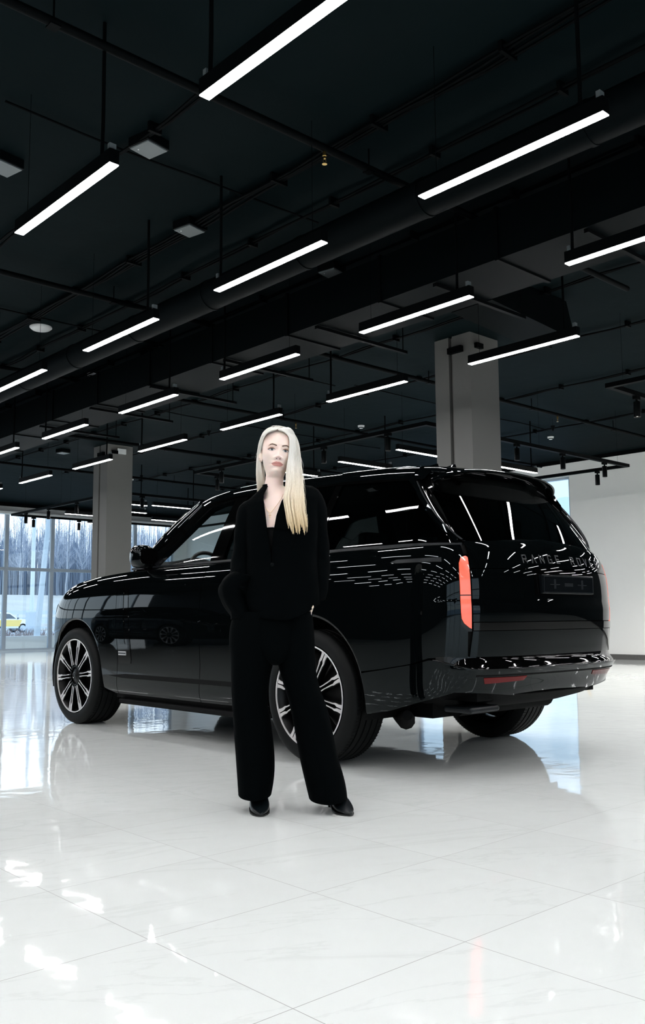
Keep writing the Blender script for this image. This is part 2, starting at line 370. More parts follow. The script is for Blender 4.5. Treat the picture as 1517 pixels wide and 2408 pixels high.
for (x, y, lab) in [(10.6,17.6,'small dark cone hanging from the ceiling near the far column'),(8.9,12.6,'small dark cone hanging from the ceiling left of the woman'),(12.4,6.3,'small dark cone hanging from the ceiling at the right'),(13.1,8.5,'small dark cone near the track lights at the right')]:
    single('ceiling_anchor', MB().lathe([(0,0),(.04,0),(.008,-.09),(0,-.09)], 12, Matrix.Translation((x,y,ZC-.12))).tube([(x,y,ZC-.13),(x,y,ZC)], .002, 5), 'dark_metal', lab, 'anchor', 'ceiling anchors')

# ------------------------------------------------------------------ track light frames with spotlights
def track(name_, x0, x1, y0, y1, lab):
    t = thing('track_frame', lab, 'track light frame', (x0, y0, 3.3), 0, 'hanging lighting tracks')
    w_, h_ = .03, .05; a, b = x1-x0, y1-y0
    MB().box(-w_,a+w_,-w_,w_,0,h_).box(-w_,a+w_,b-w_,b+w_,0,h_).box(-w_,w_,w_,b-w_,0,h_).box(a-w_,a+w_,w_,b-w_,0,h_).build('rail', 'dark_metal', t)
    c = MB()
    for (x,y) in [(0.3,0),(a/2,0),(a-.3,0),(0.3,b),(a-.3,b),(0,b/2),(a,b/2)]: c.tube([(x,y,h_),(x,y,ZC-3.3)], .0016, 5)
    c.build('suspension_wires', 'dark_metal', t)
    return t
track('A', 8.65, 13.66, 7.48, 12.6, 'black rectangular lighting track hanging behind the car, reaching to the white wall')
track('B', 8.9, 13.9, 15.6, 20.5, 'black rectangular lighting track hanging before the tall windows')
track('C', 8.7, 13.7, -.2, 4.93, 'black rectangular lighting track entering at the right edge')
def spot(lab):
    t = thing('spotlight', lab, 'spotlight', (0,0,0), 0, 'black cylinder track spotlights')
    MB().box(-.022,.022,-.05,.05,-.035,0).tube([(0,0,-.035),(0,0,-.07)], .012, 8).build('adapter', 'dark_metal', t)
    MB().lathe([(0,-.06),(.036,-.06),(.038,-.065),(.038,-.235),(.034,-.235),(.034,-.215),(0,-.215)], 24).build('barrel', 'black_gloss', t, 40)
    MB().lathe([(0,-.222),(.031,-.222),(.031,-.2225),(0,-.2225)], 20).build('lens', 'spot_glow', t)
    ld = bpy.data.lights.new('spot_beam', 'SPOT'); ld.energy = 150; ld.color = (1,.96,.9); ld.spot_size = math.radians(135); ld.spot_blend = .5; ld.shadow_soft_size = .03
    lo = bpy.data.objects.new('beam', ld); COL.objects.link(lo); lo.parent = t; lo.location = (0,0,-.24)
    return t
s0 = spot('x')
from math import atan2
spots = [(8.65,9.41,'black spotlight hanging right of the blonde head'),(8.65,8.15,'black spotlight under the track, left of the rear column'),(8.65,11.88,'black spotlight hanging just left of the blonde hair'),
  (9.09,12.6,'black spotlight above the windscreen beside another one, behind the hair'),(10.6,7.48,'black spotlight right beside the rear column'),(11.76,7.48,'black spotlight on the track between column and white wall'),
  (12.95,7.48,'black spotlight nearest the track corner before the white wall'),(13.66,8.03,'black spotlight on the lower rail before the white wall'),
  (9.28,4.93,'black spotlight at the right edge of the photo'),
  (8.9,19.77,'black spotlight at the left corner of the far track'),(9.42,20.5,'second black spotlight from the left before the tall window'),(8.9,18.63,'black spotlight on the inclined rail left of the far column'),
  (10.6,20.5,'black spotlight before the window next to the far column'),(8.9,17.33,'black spotlight above the small strip light left of the far column'),(9.42,15.6,'black spotlight between two small strip lights right of the far column')]
for i, (x, y, lab) in enumerate(spots):
    if i == 0: s0.location = (x,y,3.3); s0['label'] = lab
    else: dup(s0, (x,y,3.3), 0 if abs(x-8.65)<.4 else PI/2, lab)
# ------------------------------------------------------------------ outside the windows
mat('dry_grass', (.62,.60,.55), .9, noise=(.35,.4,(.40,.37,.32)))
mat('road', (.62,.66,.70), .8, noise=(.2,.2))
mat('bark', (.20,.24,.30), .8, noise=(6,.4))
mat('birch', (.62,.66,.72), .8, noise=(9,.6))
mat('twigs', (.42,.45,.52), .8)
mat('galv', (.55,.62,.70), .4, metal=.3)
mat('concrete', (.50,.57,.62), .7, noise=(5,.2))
mat('taxi_white', (.85,.87,.88), .25, coat=1)
mat('taxi_yellow', (.85,.62,.16), .3)
mat('taxi_dark', (.06,.09,.12), .3)
mat('facade', (.85,.90,.92), .8)
gr = MB(); N_ = 30
gv = []; 
for i in range(N_+1):
    for j in range(N_+1):
        x = -60+i*8.; y = Y1+.35+j*6.; gv.append((x, y, -.10 + (0 if y < 74 else min((y-74)*.16, 3.9))))
gr.add(gv, [(i*(N_+1)+j, (i+1)*(N_+1)+j, (i+1)*(N_+1)+j+1, i*(N_+1)+j+1) for i in range(N_) for j in range(N_)])
struct(gr.build('ground_field', 'dry_grass'))
struct(MB().box(X1+.3, 120, -40, Y1+.35, -.3, -.1).build('ground_side', 'road'))
struct(MB().box(-60, 80, -80, Y0-.3, -.3, -.1).build('ground_back', 'road'))
struct(MB().box(-60, 180, 58, 72, -.10, -.05).build('road', 'road'))
HD = [math.radians(a) for a in (54, 71)]
random.seed(11)
def make_tree(name, seed, bm_, h=13.5):
    random.seed(seed); t = thing(name, 'x', 'tree', (0,0,0), 0, 'bare trees of the winter forest')
    p = [(0,0,0)]; a = random.uniform(-.02,.02)
    for k in range(1, 9): p.append((a*k*h/8+random.uniform(-.12,.12), random.uniform(-.12,.12), h*k/8))
    MB().tube(p, [.17*(1-k/9.5) for k in range(9)], 7).build('trunk', bm_, t, 40)
    b = MB()
    for k in range(46):
        u = random.uniform(.28, .98); i = int(u*8); q = Vector(p[i]).lerp(Vector(p[min(i+1,8)]), u*8-i)
        an = random.uniform(0, 2*PI); L_ = random.uniform(1.2, 3.6)*(1.15-u*.7); up = random.uniform(.9, 1.8)
        d = Vector((math.cos(an), math.sin(an), up)).normalized()
        e = q+d*L_; m_ = q.lerp(e,.5)+Vector((0,0,-.12)); b.tube([q,m_,e], [.024,.015,.006], 4, False)
        for _ in range(4):
            s_ = q.lerp(e, random.uniform(.3,.95)); dd = Vector((random.uniform(-1,1), random.uniform(-1,1), random.uniform(.2,1.4))).normalized()
            b.tube([s_, s_+dd*random.uniform(.5,1.3)], [.014,.004], 3, False)
    b.build('branches', 'twigs' if bm_ == 'birch' else 'twigs', t)
    return t
protos = [make_tree('birch_tree', 1, 'birch'), make_tree('bare_tree', 2, 'bark'), make_tree('birch_tree', 3, 'birch', 11.5), make_tree('bare_tree', 5, 'bark', 14.5)]
random.seed(7); first = [True]*4
PT = []
for k in range(150):
    a = random.uniform(math.radians(55.3), math.radians(68.3)); R_ = 108+20*random.random()
    x, y = R_*math.cos(a), R_*math.sin(a)
    if y < 84 or any((x-a_)**2+(y-b_)**2 < 6.5 for a_, b_ in PT): continue
    PT.append((x, y))
    z = -.15+min((y-74)*.16, 3.9); i = random.choice([0,1,1,2,3,3])
    lab = ('white-barked birch' if i in (0,2) else 'dark bare tree')+' in the winter forest beyond the road, outside the tall window'
    if first[i]: o = protos[i]; first[i] = False; o.location = (x,y,z); o['label'] = lab
    else: o = dup(protos[i], (x,y,z), random.uniform(0,6.28), lab)
    s_ = random.uniform(.62,.86); o.scale = (s_,s_,s_); o['group'] = 'birches of the winter forest' if i in (0,2) else 'dark trees of the winter forest'
# distant thicket: nobody could count it
th = MB(); random.seed(9)
for k in range(5200):
    a = random.uniform(math.radians(54), math.radians(71)); R_ = random.uniform(126, 150); x, y = R_*math.cos(a), R_*math.sin(a)
    h_ = random.uniform(6, 14); th.tube([(x,y,3.2),(x+random.uniform(-.5,.5),y,3.4+h_*.8)], [.06,.02], 3, False)
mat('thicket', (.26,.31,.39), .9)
tag(th.build('forest_thicket', 'thicket'), 'dense grey-blue thicket of thin bare stems behind the birches', 'forest', None, 'stuff')
# brush by the window
br = MB(); random.seed(3)
for k in range(900):
    x = random.uniform(16.5, 23.5); y = random.uniform(40, 46); br.tube([(x,y,-.1),(x+random.uniform(-.3,.3),y,random.uniform(.1,.5))], [.012,.004], 3, False)
mat('brush', (.20,.15,.14), .9)
tag(br.build('dry_bush', 'brush'), 'low brown dry brush outside the window, in front of the taxi', 'bush', None, 'stuff')
t = thing('lamp_post', 'pale vertical lamp post on a white block beside the taxi', 'lamp post', (28.55, 62.0, -.05))
MB().tube([(0,0,1.2),(0,0,12.5)], [.16,.11], 12).build('pole', 'galv', t, 40); MB().box(-.32,.32,-.3,.3,0,1.5).build('base_block', 'concrete', t, bevel=.05)
t = thing('leaning_post', 'leaning pale concrete post outside the tall window', 'post', (18.35, 39.3, -.1))
MB().loft([[(-.11,-.11,0),(.11,-.11,0),(.11,.11,0),(-.11,.11,0)],[(.42,-.08,6.3),(.58,-.08,6.3),(.58,.08,6.3),(.42,.08,6.3)]]).build('shaft', 'concrete', t)
MB().box(-.32,.32,-.3,.3,-.1,.12).build('foot', 'concrete', t)
for i, (y_, z_, lab) in enumerate([(73.5,.95,'near grey guard rail along the road behind the taxi'),(76.5,1.75,'far grey guard rail above the road'),]):
    t = thing('guard_rail', lab, 'guard rail', (35, y_, -.05), 0, 'guard rails beside the road')
    MB().box(-40,40,-.05,.05,z_-.35,z_).box(-40,40,-.03,.03,z_-.75,z_-.62).build('rail', 'galv', t); m = MB()
    for x in np.arange(-40, 40, 3.): m.box(x-.07,x+.07,0,.12,-.05,z_-.03)
    m.build('posts', 'galv', t)
for i, (za, zb_, sag, lab) in enumerate([(11.2,11.6,1.0,'upper dark overhead wire outside the tall window'),(9.0,9.6,1.0,'middle dark overhead wire outside the tall window'),(7.6,7.2,.6,'lower thin overhead wire outside the tall window')]):
    single('overhead_wire', MB().tube([(x, 55, za+(zb_-za)*(x-10)/40+sag*(((x-28)/12)**2-1)*.5*(-1 if i else 1)) for x in np.arange(8, 56, 1.5)], .03, 5), 'dark_metal', lab, 'wire', 'overhead wires')
single('white_barrier', MB().box(-1.25,1.25,-.1,.1,.02,.5,Matrix.Translation((11.6,25.9,-.1))), 'white_plastic', 'long low white block standing outside behind the tall window', 'block', bevel=.015)
# taxi
def taxi(loc):
    t = thing('taxi', 'white and yellow taxi driving past outside the tall window', 'car', loc, 0)
    side = [(-2.3,.35),(2.25,.35),(2.35,.6),(2.28,.85),(1.25,1.02),(.75,1.35),(.2,1.48),(-.9,1.46),(-1.5,1.25),(-1.9,1.0),(-2.35,.95),(-2.4,.6)]
    Mx = Matrix.Rotation(PI/2,4,'X')
    MB().prism([(-2.3,.3),(2.2,.3),(2.38,.55),(2.30,.86),(1.25,1.0),(-2.3,1.0),(-2.42,.8)], -.9, .9, Mx).build('body', 'taxi_white', t, 40, bevel=.05)
    MB().prism([(1.25,.98),(.55,1.42),(.1,1.5),(-1.0,1.48),(-1.8,1.2),(-2.1,.98)], -.72, .72, Mx).build('cabin', 'taxi_white', t, 40, bevel=.04)
    MB().prism([(.95,1.02),(.48,1.36),(-.15,1.40),(-.15,1.02)], -.735, .735, Mx).prism([(-.25,1.02),(-.25,1.40),(-.95,1.38),(-1.45,1.05)], -.735, .735, Mx).build('windows', 'taxi_dark', t)
    MB().prism([(-.85,.45),(1.15,.45),(1.35,.92),(-1.2,.92)], -.912, .912, Mx).build('yellow_doors', 'taxi_yellow', t)
    MB().prism([(-1.1,.32),(.0,.32),(-.9,.75),(-1.05,.8)], -.918, .918, Mx).build('dark_stripe', 'taxi_dark', t)
    for x in (-1.45, 1.42):
        for y in (-.86, .70):
            wl = MB().lathe([(.12,0),(.33,0),(.34,.03),(.34,.15),(.33,.18),(.12,.18)], 20, Matrix.Translation((x,y-.04,.33))@Matrix.Rotation(-PI/2,4,'X')).build('tyre', 'taxi_dark', t, 40)
            MB().lathe([(.0,0),(.22,0),(.22,.17),(0,.17)], 10, Matrix.Translation((x,y-.045,.33))@Matrix.Rotation(-PI/2,4,'X')).build('hub', 'galv', wl)
    MB().box(.95,1.05,-1.02,-.9,.98,1.1).build('mirror', 'taxi_dark', t)
    return t
taxi((27.9, 66.0, -.05))
t = thing('office_building', 'pale building with arched windows seen through the right window', 'building', (44, 22, -.1), 0)
MB().box(0,.6,-16,18,0,16).build('wall', 'facade', t)
mat('far_pane', (.62,.74,.80), .2)
for y in (-9,-4,1,6):
    MB().prism([(-1.4,2)]+[(-1.4*math.cos(a), 6.2+1.4*math.sin(a)) for a in np.linspace(0,PI,12)]+[(1.4,2)], -.06, .0, Matrix.Translation((0,y,0))@Matrix(((0,0,1,0),(1,0,0,0),(0,1,0,0),(0,0,0,1)))).build('arched_window', 'far_pane', t)
# ------------------------------------------------------------------ the black car (local frame: x forward from the rear axle, y to its left, z up)
mat('paint', (.0010,.0015,.0017), .016, spec=.21); MATS['paint'].node_tree.nodes['Principled BSDF'].inputs['Specular Tint'].default_value = (.86,.97,1,1)
mat('gloss_trim', (.001,.001,.001), .03, spec=.3)
mat('tyre', (.002,.0026,.0028), .6, spec=.16)
mat('cast_black', (.0015,.0016,.0018), .35, spec=.2)
mat('diamond_cut', (.72,.70,.70), .42, metal=.55)
mat('under_black', (.0018,.002,.0022), .8, spec=.15)
mat('interior', (.006,.007,.007), .6, spec=.3)
mat('leather', (.03,.03,.029), .5)
mat('chrome', (.6,.6,.6), .15, metal=1)
mat('badge_silver', (.55,.53,.53), .35, metal=.5)
mat('letter_dark', (.008,.010,.012), .3, metal=.2, spec=.25)
mat('tail_red', (.5,.03,.02), .2, emit=(1,.155,.085), es=.92, coat=.5)
mat('reflector_red', (.11,.002,.003), .25, spec=.2)
mat('plate_dark', (.003,.004,.005), .15, spec=.15)
mat('plate_mark', (.005,.007,.009), .4, spec=.1)
mat('drl_glow', (.8,.8,.85), .2, emit=(.9,.9,1), es=1.2)
class Spl:      # natural cubic spline
    def __init__(s, x, y):
        s.x = np.array(x, float); s.y = np.array(y, float); n = len(x); h = np.diff(s.x)
        A = np.eye(n); b = np.zeros(n)
        for i in range(1, n-1):
            A[i,i-1:i+2] = h[i-1], 2*(h[i-1]+h[i]), h[i]; b[i] = 3*((s.y[i+1]-s.y[i])/h[i]-(s.y[i]-s.y[i-1])/h[i-1])
        s.c = np.linalg.solve(A, b); s.h = h
    def __call__(s, q):
        q = np.clip(np.asarray(q, float), s.x[0], s.x[-1]); i = np.clip(np.searchsorted(s.x, q, 'right')-1, 0, len(s.h)-1)
        t = q-s.x[i]; c0, c1, h = s.c[i], s.c[i+1], s.h[i]; d = (c1-c0)/(3*h); b = (s.y[i+1]-s.y[i])/h-h*(2*c0+c1)/3
        return s.y[i]+b*t+c0*t*t+d*t**3
def clipgrid(poly, du, dz):     # fill a planar polygon with a clean grid, exactly clipped
    bm = bmesh.new(); vs = [bm.verts.new((float(a), float(b), 0)) for a, b in poly]; bm.faces.new(vs)
    bmesh.ops.triangulate(bm, faces=bm.faces[:])
    P = np.array(poly)
    for ax, st in ((0, du), (1, dz)):
        a, b = P[:,ax].min(), P[:,ax].max()
        for c in np.arange(math.ceil(a/st)*st, b, st):
            no = (1,0,0) if ax == 0 else (0,1,0); co = (float(c),0,0) if ax == 0 else (0,float(c),0)
            bmesh.ops.bisect_plane(bm, geom=bm.verts[:]+bm.edges[:]+bm.faces[:], plane_co=co, plane_no=no, dist=1e-5)
    bmesh.ops.remove_doubles(bm, verts=bm.verts[:], dist=1e-5)
    bm.verts.index_update(); v = np.array([(q.co.x, q.co.y) for q in bm.verts]); f = [[q.index for q in g.verts] for g in bm.faces]
    be = [(e.verts[0].index, e.verts[1].index) for e in bm.edges if len(e.link_faces) == 1]
    bm.free(); return v, f, be
def patch(name, poly, F, m, parent, du=.05, dz=.04, flange=.012, mirror=False, offset=0., thick=0., flip=False):
    """curved panel: polygon in the surface's own (u, z) coordinates, mapped through F; exact normals; edge flange"""
    v, f, be = clipgrid(poly, du, dz); e = 1e-3
    P = F(v[:,0], v[:,1]); Pu = F(v[:,0]+e, v[:,1])-F(v[:,0]-e, v[:,1]); Pz = F(v[:,0], v[:,1]+e)-F(v[:,0], v[:,1]-e)
    N = np.cross(Pz, Pu); N /= np.linalg.norm(N, axis=1)[:,None]+1e-12
    if flip: N = -N
    P = P+N*offset; n = len(P)
    V = list(map(tuple, P)); Fc = []; LN = []
    for q in f:
        a = sum(np.cross(P[q[i]]-P[q[0]], P[q[(i+1)%len(q)]]-P[q[0]]) for i in range(1, len(q)-1)) if len(q) > 3 else np.cross(P[q[1]]-P[q[0]], P[q[2]]-P[q[0]])
        qq = q if np.dot(a, N[q].mean(0)) > 0 else q[::-1]
        Fc.append(tuple(qq)); LN += [N[i] for i in qq]
    d = thick or flange
    if d:
        for a, b in be:
            k = len(V); A, B = P[a], P[b]; A2, B2 = A-N[a]*d, B-N[b]*d
            V += [tuple(A), tuple(B), tuple(B2), tuple(A2)]; nn = np.cross(B-A, A2-A); nn /= np.linalg.norm(nn)+1e-12
            mid = v[be[0][0]]; Fc.append((k, k+1, k+2, k+3)); LN += [nn]*4
    if mirror: V = [(x,-y,z) for x,y,z in V]
    me = bpy.data.meshes.new(name); me.from_pydata(V, [], Fc if not mirror else [tuple(reversed(q)) for q in Fc])
    if mirror:
        L2 = []; k = 0
        for q in Fc: L2 += [g*np.array((1,-1,1)) for g in LN[k:k+len(q)][::-1]]; k += len(q)
        LN = L2
    me.polygons.foreach_set('use_smooth', [True]*len(me.polygons))
    me.normals_split_custom_set([tuple(map(float, q)) for q in LN])
    me.materials.append(MATS[m]); o = bpy.data.objects.new(name, me); COL.objects.link(o); o.parent = parent
    return o
# plan outline of the body at waist height
_h = [(-1.155,0),(-1.150,.25),(-1.125,.48),(-1.080,.64),(-1.030,.745),(-.975,.825),(-.89,.895),(-.75,.95),(-.5,.985),(-.2,.998),(.2,1.0),(.8,1.0),(1.5,1.0),(2.2,1.0),(2.6,.998),(3.1,.984),(3.35,.958),(3.52,.915),(3.66,.845),(3.76,.75),(3.83,.60),(3.865,.4),(3.88,.2),(3.885,0)]
_p = np.array([(x,-y) for x,y in _h[1:4][::-1]]+_h+[(x,-y) for x,y in _h[-4:-1][::-1]])
_s = np.concatenate([[0], np.cumsum(np.linalg.norm(np.diff(_p, axis=0), axis=1))])
_i15 = 3+[i for i,q in enumerate(_h) if q[0] == 1.5][0]; _s = _s-_s[_i15]+1.5
PX, PY = Spl(_s, _p[:,0]), Spl(_s, _p[:,1]); UR, UF = _s[3], _s[3+len(_h)-1]      # rear and front centre
_ud = np.linspace(UR, UF, 4000); _xd, _yd = PX(_ud), PY(_ud)
def ux(x): k = np.searchsorted(_ud, .3) if x < .3 else 0; m = (_ud > -.9) & (_ud < 3.7) if -.95 < x < 3.6 else (_ud > UR); return float(np.interp(x, _xd[m], _ud[m]))
def uy(y): m = _ud < -.3; return float(np.interp(abs(y), _yd[m], _ud[m])) if y >= 0 else float(2*UR-np.interp(abs(y), _yd[m], _ud[m]))
SS = Spl([.2,.26,.31,.36,.45,.6,.8,.95,1.05,1.11,1.16,1.20,1.235,1.27,1.30], [-.12,-.085,-.05,-.03,-.012,-.001,.004,.001,-.006,-.013,-.024,-.037,-.058,-.095,-.14])
RS0 = Spl([.25,.36,.50,.60,.70,.84,.95,1.05,1.13,1.20,1.25,1.285,1.31], [-.25,-.10,-.045,-.022,-.008,.0,.003,.001,-.008,-.028,-.052,-.085,-.13])
RS = lambda z: RS0(z)+.006*np.clip((.965-z)/.040, 0, 1)*np.clip((z-.70)/.20, 0, 1)
FS = Spl([.2,.3,.45,.7,.9,1.0,1.1,1.18,1.27,1.3], [-.16,-.06,0,0,-.02,-.045,-.09,-.15,-.26,-.32])
ZB = Spl([UR, ux(-.9), -.4, .5, 1.1, 2.0, 2.4, 3.0, 3.3, 3.6, 3.9, UF], [1.295,1.272,1.27,1.268,1.264,1.256,1.243,1.203,1.160,1.085,1.03,1.02])
def F(u, zn):
    u = np.asarray(u, float); zn = np.asarray(zn, float)
    neg = u < UR; uu = np.where(neg, 2*UR-u, u); neg2 = uu > UF; uu = np.where(neg2, 2*UF-uu, uu); sg = np.where(neg | neg2, -1., 1.)
    x, y = PX(uu), PY(uu); e = 1e-3; tx, ty = PX(uu+e)-PX(uu-e), PY(uu+e)-PY(uu-e); L = np.hypot(tx, ty); nx, ny = -ty/L, tx/L
    off = ny**2*SS(zn)+nx**2*np.where(nx < 0, RS(zn), FS(zn))
    zb = ZB(uu); z = np.where(zn < .8, zn, .8+(zn-.8)*(zb-.8)/.47)
    return np.stack([x+nx*off, (y+ny*off)*sg, z], -1)
_bu = np.linspace(uy(.45), ux(2.9), 1500); _bp = F(_bu, _bu*0+1.27)
def belt_y(x):
    x = np.asarray(x, float); return np.interp(x, _bp[:,0], _bp[:,1])-.075*np.clip((-.72-x)/.25, 0, 1)**2
KT = Spl([1.20,1.27,1.40,1.55,1.65,1.745,1.80], [-.012,0,.034,.085,.124,.168,.198])
DR = Spl([-1.2,-.9,-.6,.05,.6,1.0,1.3,1.5,1.62,1.8], [.16,.11,.068,.030,.008,.0,.012,.040,.070,.13])
def G(x, z):    # side glazing plane
    x = np.asarray(x, float); z = np.asarray(z, float); zz = z+DR(x)*np.clip((z-1.27)/.475, 0, 1)
    return np.stack([x, belt_y(x)-KT(zz)-.002, z], -1)
def patchG(*a, **k): return patch(*a[:2], G, *a[2:], **k)
CARX, CARY = 4.687, 4.183
car = thing('car', 'large glossy black luxury SUV with lit red tail light parked behind the woman', 'car', (CARX, CARY, 0), PI/2)

RA, ZA, XF = .475, .425, 2.997
def arc(cx, a0, a1, r=RA, n=26, cz=ZA): return [(cx+r*math.cos(a), cz+r*math.sin(a)) for a in np.linspace(a0, a1, n)]
def scurve(xs, zs, n=12):
    s = Spl(zs, xs); z = np.linspace(zs[0], zs[-1], n); return [(ux(float(s(q))), float(q)) for q in z]
g = .0028
seamA = lambda d: [(x+d, z) for x, z in scurve([2.345,2.315,2.27,2.262,2.285,2.300,2.300], [.285,.36,.48,.62,.85,1.1,1.268])]
seamB = lambda d: [(x+d, z) for x, z in scurve([1.20,1.175,1.135,1.128,1.135,1.128,1.112], [.285,.36,.48,.62,.85,1.1,1.268])]
fz = lambda a: (a[0], a[1])
for mir in (False, True):
    # front wing with wheel arch cut
    lo = math.asin((.30-ZA)/RA)
    wing = seamA(g)[::-1][::-1]
    poly = [(seamA(g)[0][0], .285)]+seamA(g)[1:]+[(ux(3.48),1.268),(ux(3.48),.60)]
    # arch from front side round to the rear side
    fr = arc(XF, math.atan2(.60-ZA, math.sqrt(RA**2-(.60-ZA)**2)), PI-lo, n=30)
    poly = poly+fr+[(fr[-1][0]-.02,.285)]
    patch('front_wing', poly, F, 'paint', car, mirror=mir)
    patch('front_door', seamA(-g)[::-1]+seamB(g), F, 'paint', car, mirror=mir)
    # rear door: rear edge follows the arch
    r2 = arc(0, lo, math.atan2(.70, .10), r=RA+.022, n=22)
    rd = seamB(-g)[::-1]+[(r2[0][0]+.03,.285)]+r2+[(.16,1.14),(.10,1.268)]
    patch('rear_door', rd, F, 'paint', car, mirror=mir)
    # rear quarter
    tl_out, tl_in = -1.0, -1.0
    uo, ui = uy(.772), uy(.715)
    ra = arc(0, math.atan2(.70,.095)+.02, PI-math.asin((.565-ZA)/RA), n=24)
    q = [(.105-.0,1.268),(.165,1.14)]+[(ra[0][0]+.004, ra[0][1]+.02)]+ra+[(ux(-.60),.583),(ux(-.80),.617),(ux(-.93),.648),(uy(.80),.650),(uy(.735)-.0,.648),(uy(.735),.79),(uo,.83),(uo-.004,.87),(uo,1.0),(uo+.002,1.13),(uo-.004,1.18),(uo-.03,1.207),(uy(.738),1.215),(uy(.738),1.268)]
    patch('rear_quarter', q, F, 'paint', car, mirror=mir, du=.03)
    for cx_, a1_ in ((0, PI+.15), (XF, PI-lo)):
        A = np.linspace(lo, a1_, 40); V = []
        for r_, d_ in ((RA-.002,-.003),(RA-.010,-.004),(RA-.020,-.010),(RA-.022,-.05)):
            P = F(cx_+r_*np.cos(A), ZA+r_*np.sin(A)); P[:,1] += d_; V.append(P)
        V = [(x, -y if mir else y, z) for row in zip(*V) for x, y, z in row]
        MB().add(V, [(i*4+j, i*4+j+1, (i+1)*4+j+1, (i+1)*4+j) for i in range(39) for j in range(3)]).build('arch_lip', 'gloss_trim', car, 60)
    # waist strips and sill
    patch('door_moulding', [(ux(2.42),.428),(ux(2.15),.447),(ux(.62),.449),(ux(.52),.432),(ux(.60),.417),(ux(2.2),.414)], F, 'under_black', car, mirror=mir, offset=.003)
    patch('sill', [(ux(2.40),.282),(ux(.56),.282),(ux(.50),.235),(ux(2.46),.235)], F, 'under_black', car, mirror=mir, offset=-.02)
    s_ = -1 if mir else 1
    MB().box(.62, 2.36, s_*.84-.07, s_*.84+.085, .205, .245).build('side_step', 'under_black', car, bevel=.012)
    for xa in (2.28, .5): MB().box(xa,xa+.12,s_*.80-.05,s_*.80+.07,.22,.27).build('step_bracket', 'under_black', car)
    patch('belt_trim', [(-.95,1.270),(2.22,1.262),(2.22,1.276),(-.95,1.286)], G, 'chrome' if False else 'letter_dark', car, mirror=mir, offset=.004, du=.08)
    # side glass
    A0, A1 = (2.10,1.275), (1.49,1.700)
    pane = [(1.93,1.275), (1.155,1.275), (1.055,1.725), (1.22,1.718), (1.36,1.69)]
    patchG('sail_trim', [A0,(1.93,1.275),(1.36,1.69),(1.22,1.718),(1.055,1.725),(1.05,1.742),(1.28,1.732),A1], 'gloss_trim', car, mirror=mir, offset=-.002, flange=.05)
    patchG('front_side_glass', pane, 'car_glass', car, mirror=mir, offset=-.006, flange=0)
    patchG('b_pillar', [(1.152,1.275),(1.00,1.275),(.915,1.737),(1.052,1.742)], 'gloss_trim', car, mirror=mir, flange=.03)
    patchG('rear_side_glass', [(.997,1.275),(.06,1.278),(.0,1.71),(.912,1.737)], 'privacy_glass', car, mirror=mir, offset=-.003, flange=.01)
    patchG('c_pillar', [(.057,1.278),(-.005,1.278),(-.06,1.705),(-.003,1.71)], 'gloss_trim', car, mirror=mir, flange=.02)
    patchG('quarter_glass', [(-.008,1.278),(-.925,1.285),(-.900,1.33),(-.645,1.640),(-.60,1.672),(-.063,1.705)], 'privacy_glass', car, mirror=mir, offset=-.003, flange=.01, du=.03)
    patchG('window_frame', [(2.14,1.27),(2.10,1.276),(1.49,1.702),(1.28,1.734),(1.05,1.745),(.9,1.740),(0,1.713),(-.60,1.676),(-.62,1.69),(.0,1.733),(.9,1.760),(1.25,1.757),(1.52,1.716)], 'gloss_trim', car, mirror=mir, offset=.001, flange=.02)
    patchG('d_pillar', [(-.930,1.285),(-.962,1.29),(-.672,1.660),(-.62,1.698),(-.603,1.677),(-.650,1.643),(-.906,1.33)], 'paint', car, mirror=mir, offset=.006, flange=.02, du=.03)
    patchG('seam_strip', [(-.957,1.287),(-.965,1.287),(-.675,1.660),(-.668,1.660)], 'letter_dark', car, mirror=mir, offset=.010, flange=.012, du=.03)
    # roof side rail and half roof
RY = [0,.03,.067,.135,.30,.50,1.0]
ROFF = Spl([0,.12,.24,.40,.60,1.0], [0,.028,.066,.14,.30,.62]); RZ = Spl([0,.12,.24,.40,.60,.8,1.0], [1.757,1.798,1.826,1.848,1.861,1.867,1.869])
def RF(x, g_):
    x = np.asarray(x, float); g_ = np.asarray(g_, float); a = np.abs(g_); sg = np.where(g_ < 0, -1., 1.)
    y0 = belt_y(x)-KT(np.full_like(x, 1.757))+.0; k = 1-a
    y = y0*np.where(a > .0, 1., 0.)
    yy = np.maximum(y0-ROFF(k)*y0/.737, 0)
    return np.stack([x, yy*sg, RZ(k)-DR(x)-.02*np.clip(-(x+.45)/.4,0,1)*0], -1)
xs = np.linspace(-.62, 1.655, 46); gs = np.concatenate([np.linspace(-1,-.4,26), np.linspace(-.36,.36,13), np.linspace(.4,1,26)])
def gridmesh(name, fn, us, vs, m, parent, smooth=50):
    U, V = np.meshgrid(us, vs, indexing='ij'); P = fn(U.ravel(), V.ravel()); a, b = len(us), len(vs)
    return MB().add(P, [(i*b+j, (i+1)*b+j, (i+1)*b+j+1, i*b+j+1) for i in range(a-1) for j in range(b-1)]).build(name, m, parent, smooth)
def RF2(u, v):
    # front edge of the roof curves down towards the corners
    x = u-.085*np.abs(v)**2*np.clip((u-1.2)/.45, 0, 1); return RF(x, v)
gridmesh('roof', RF2, xs, gs, 'paint', car)
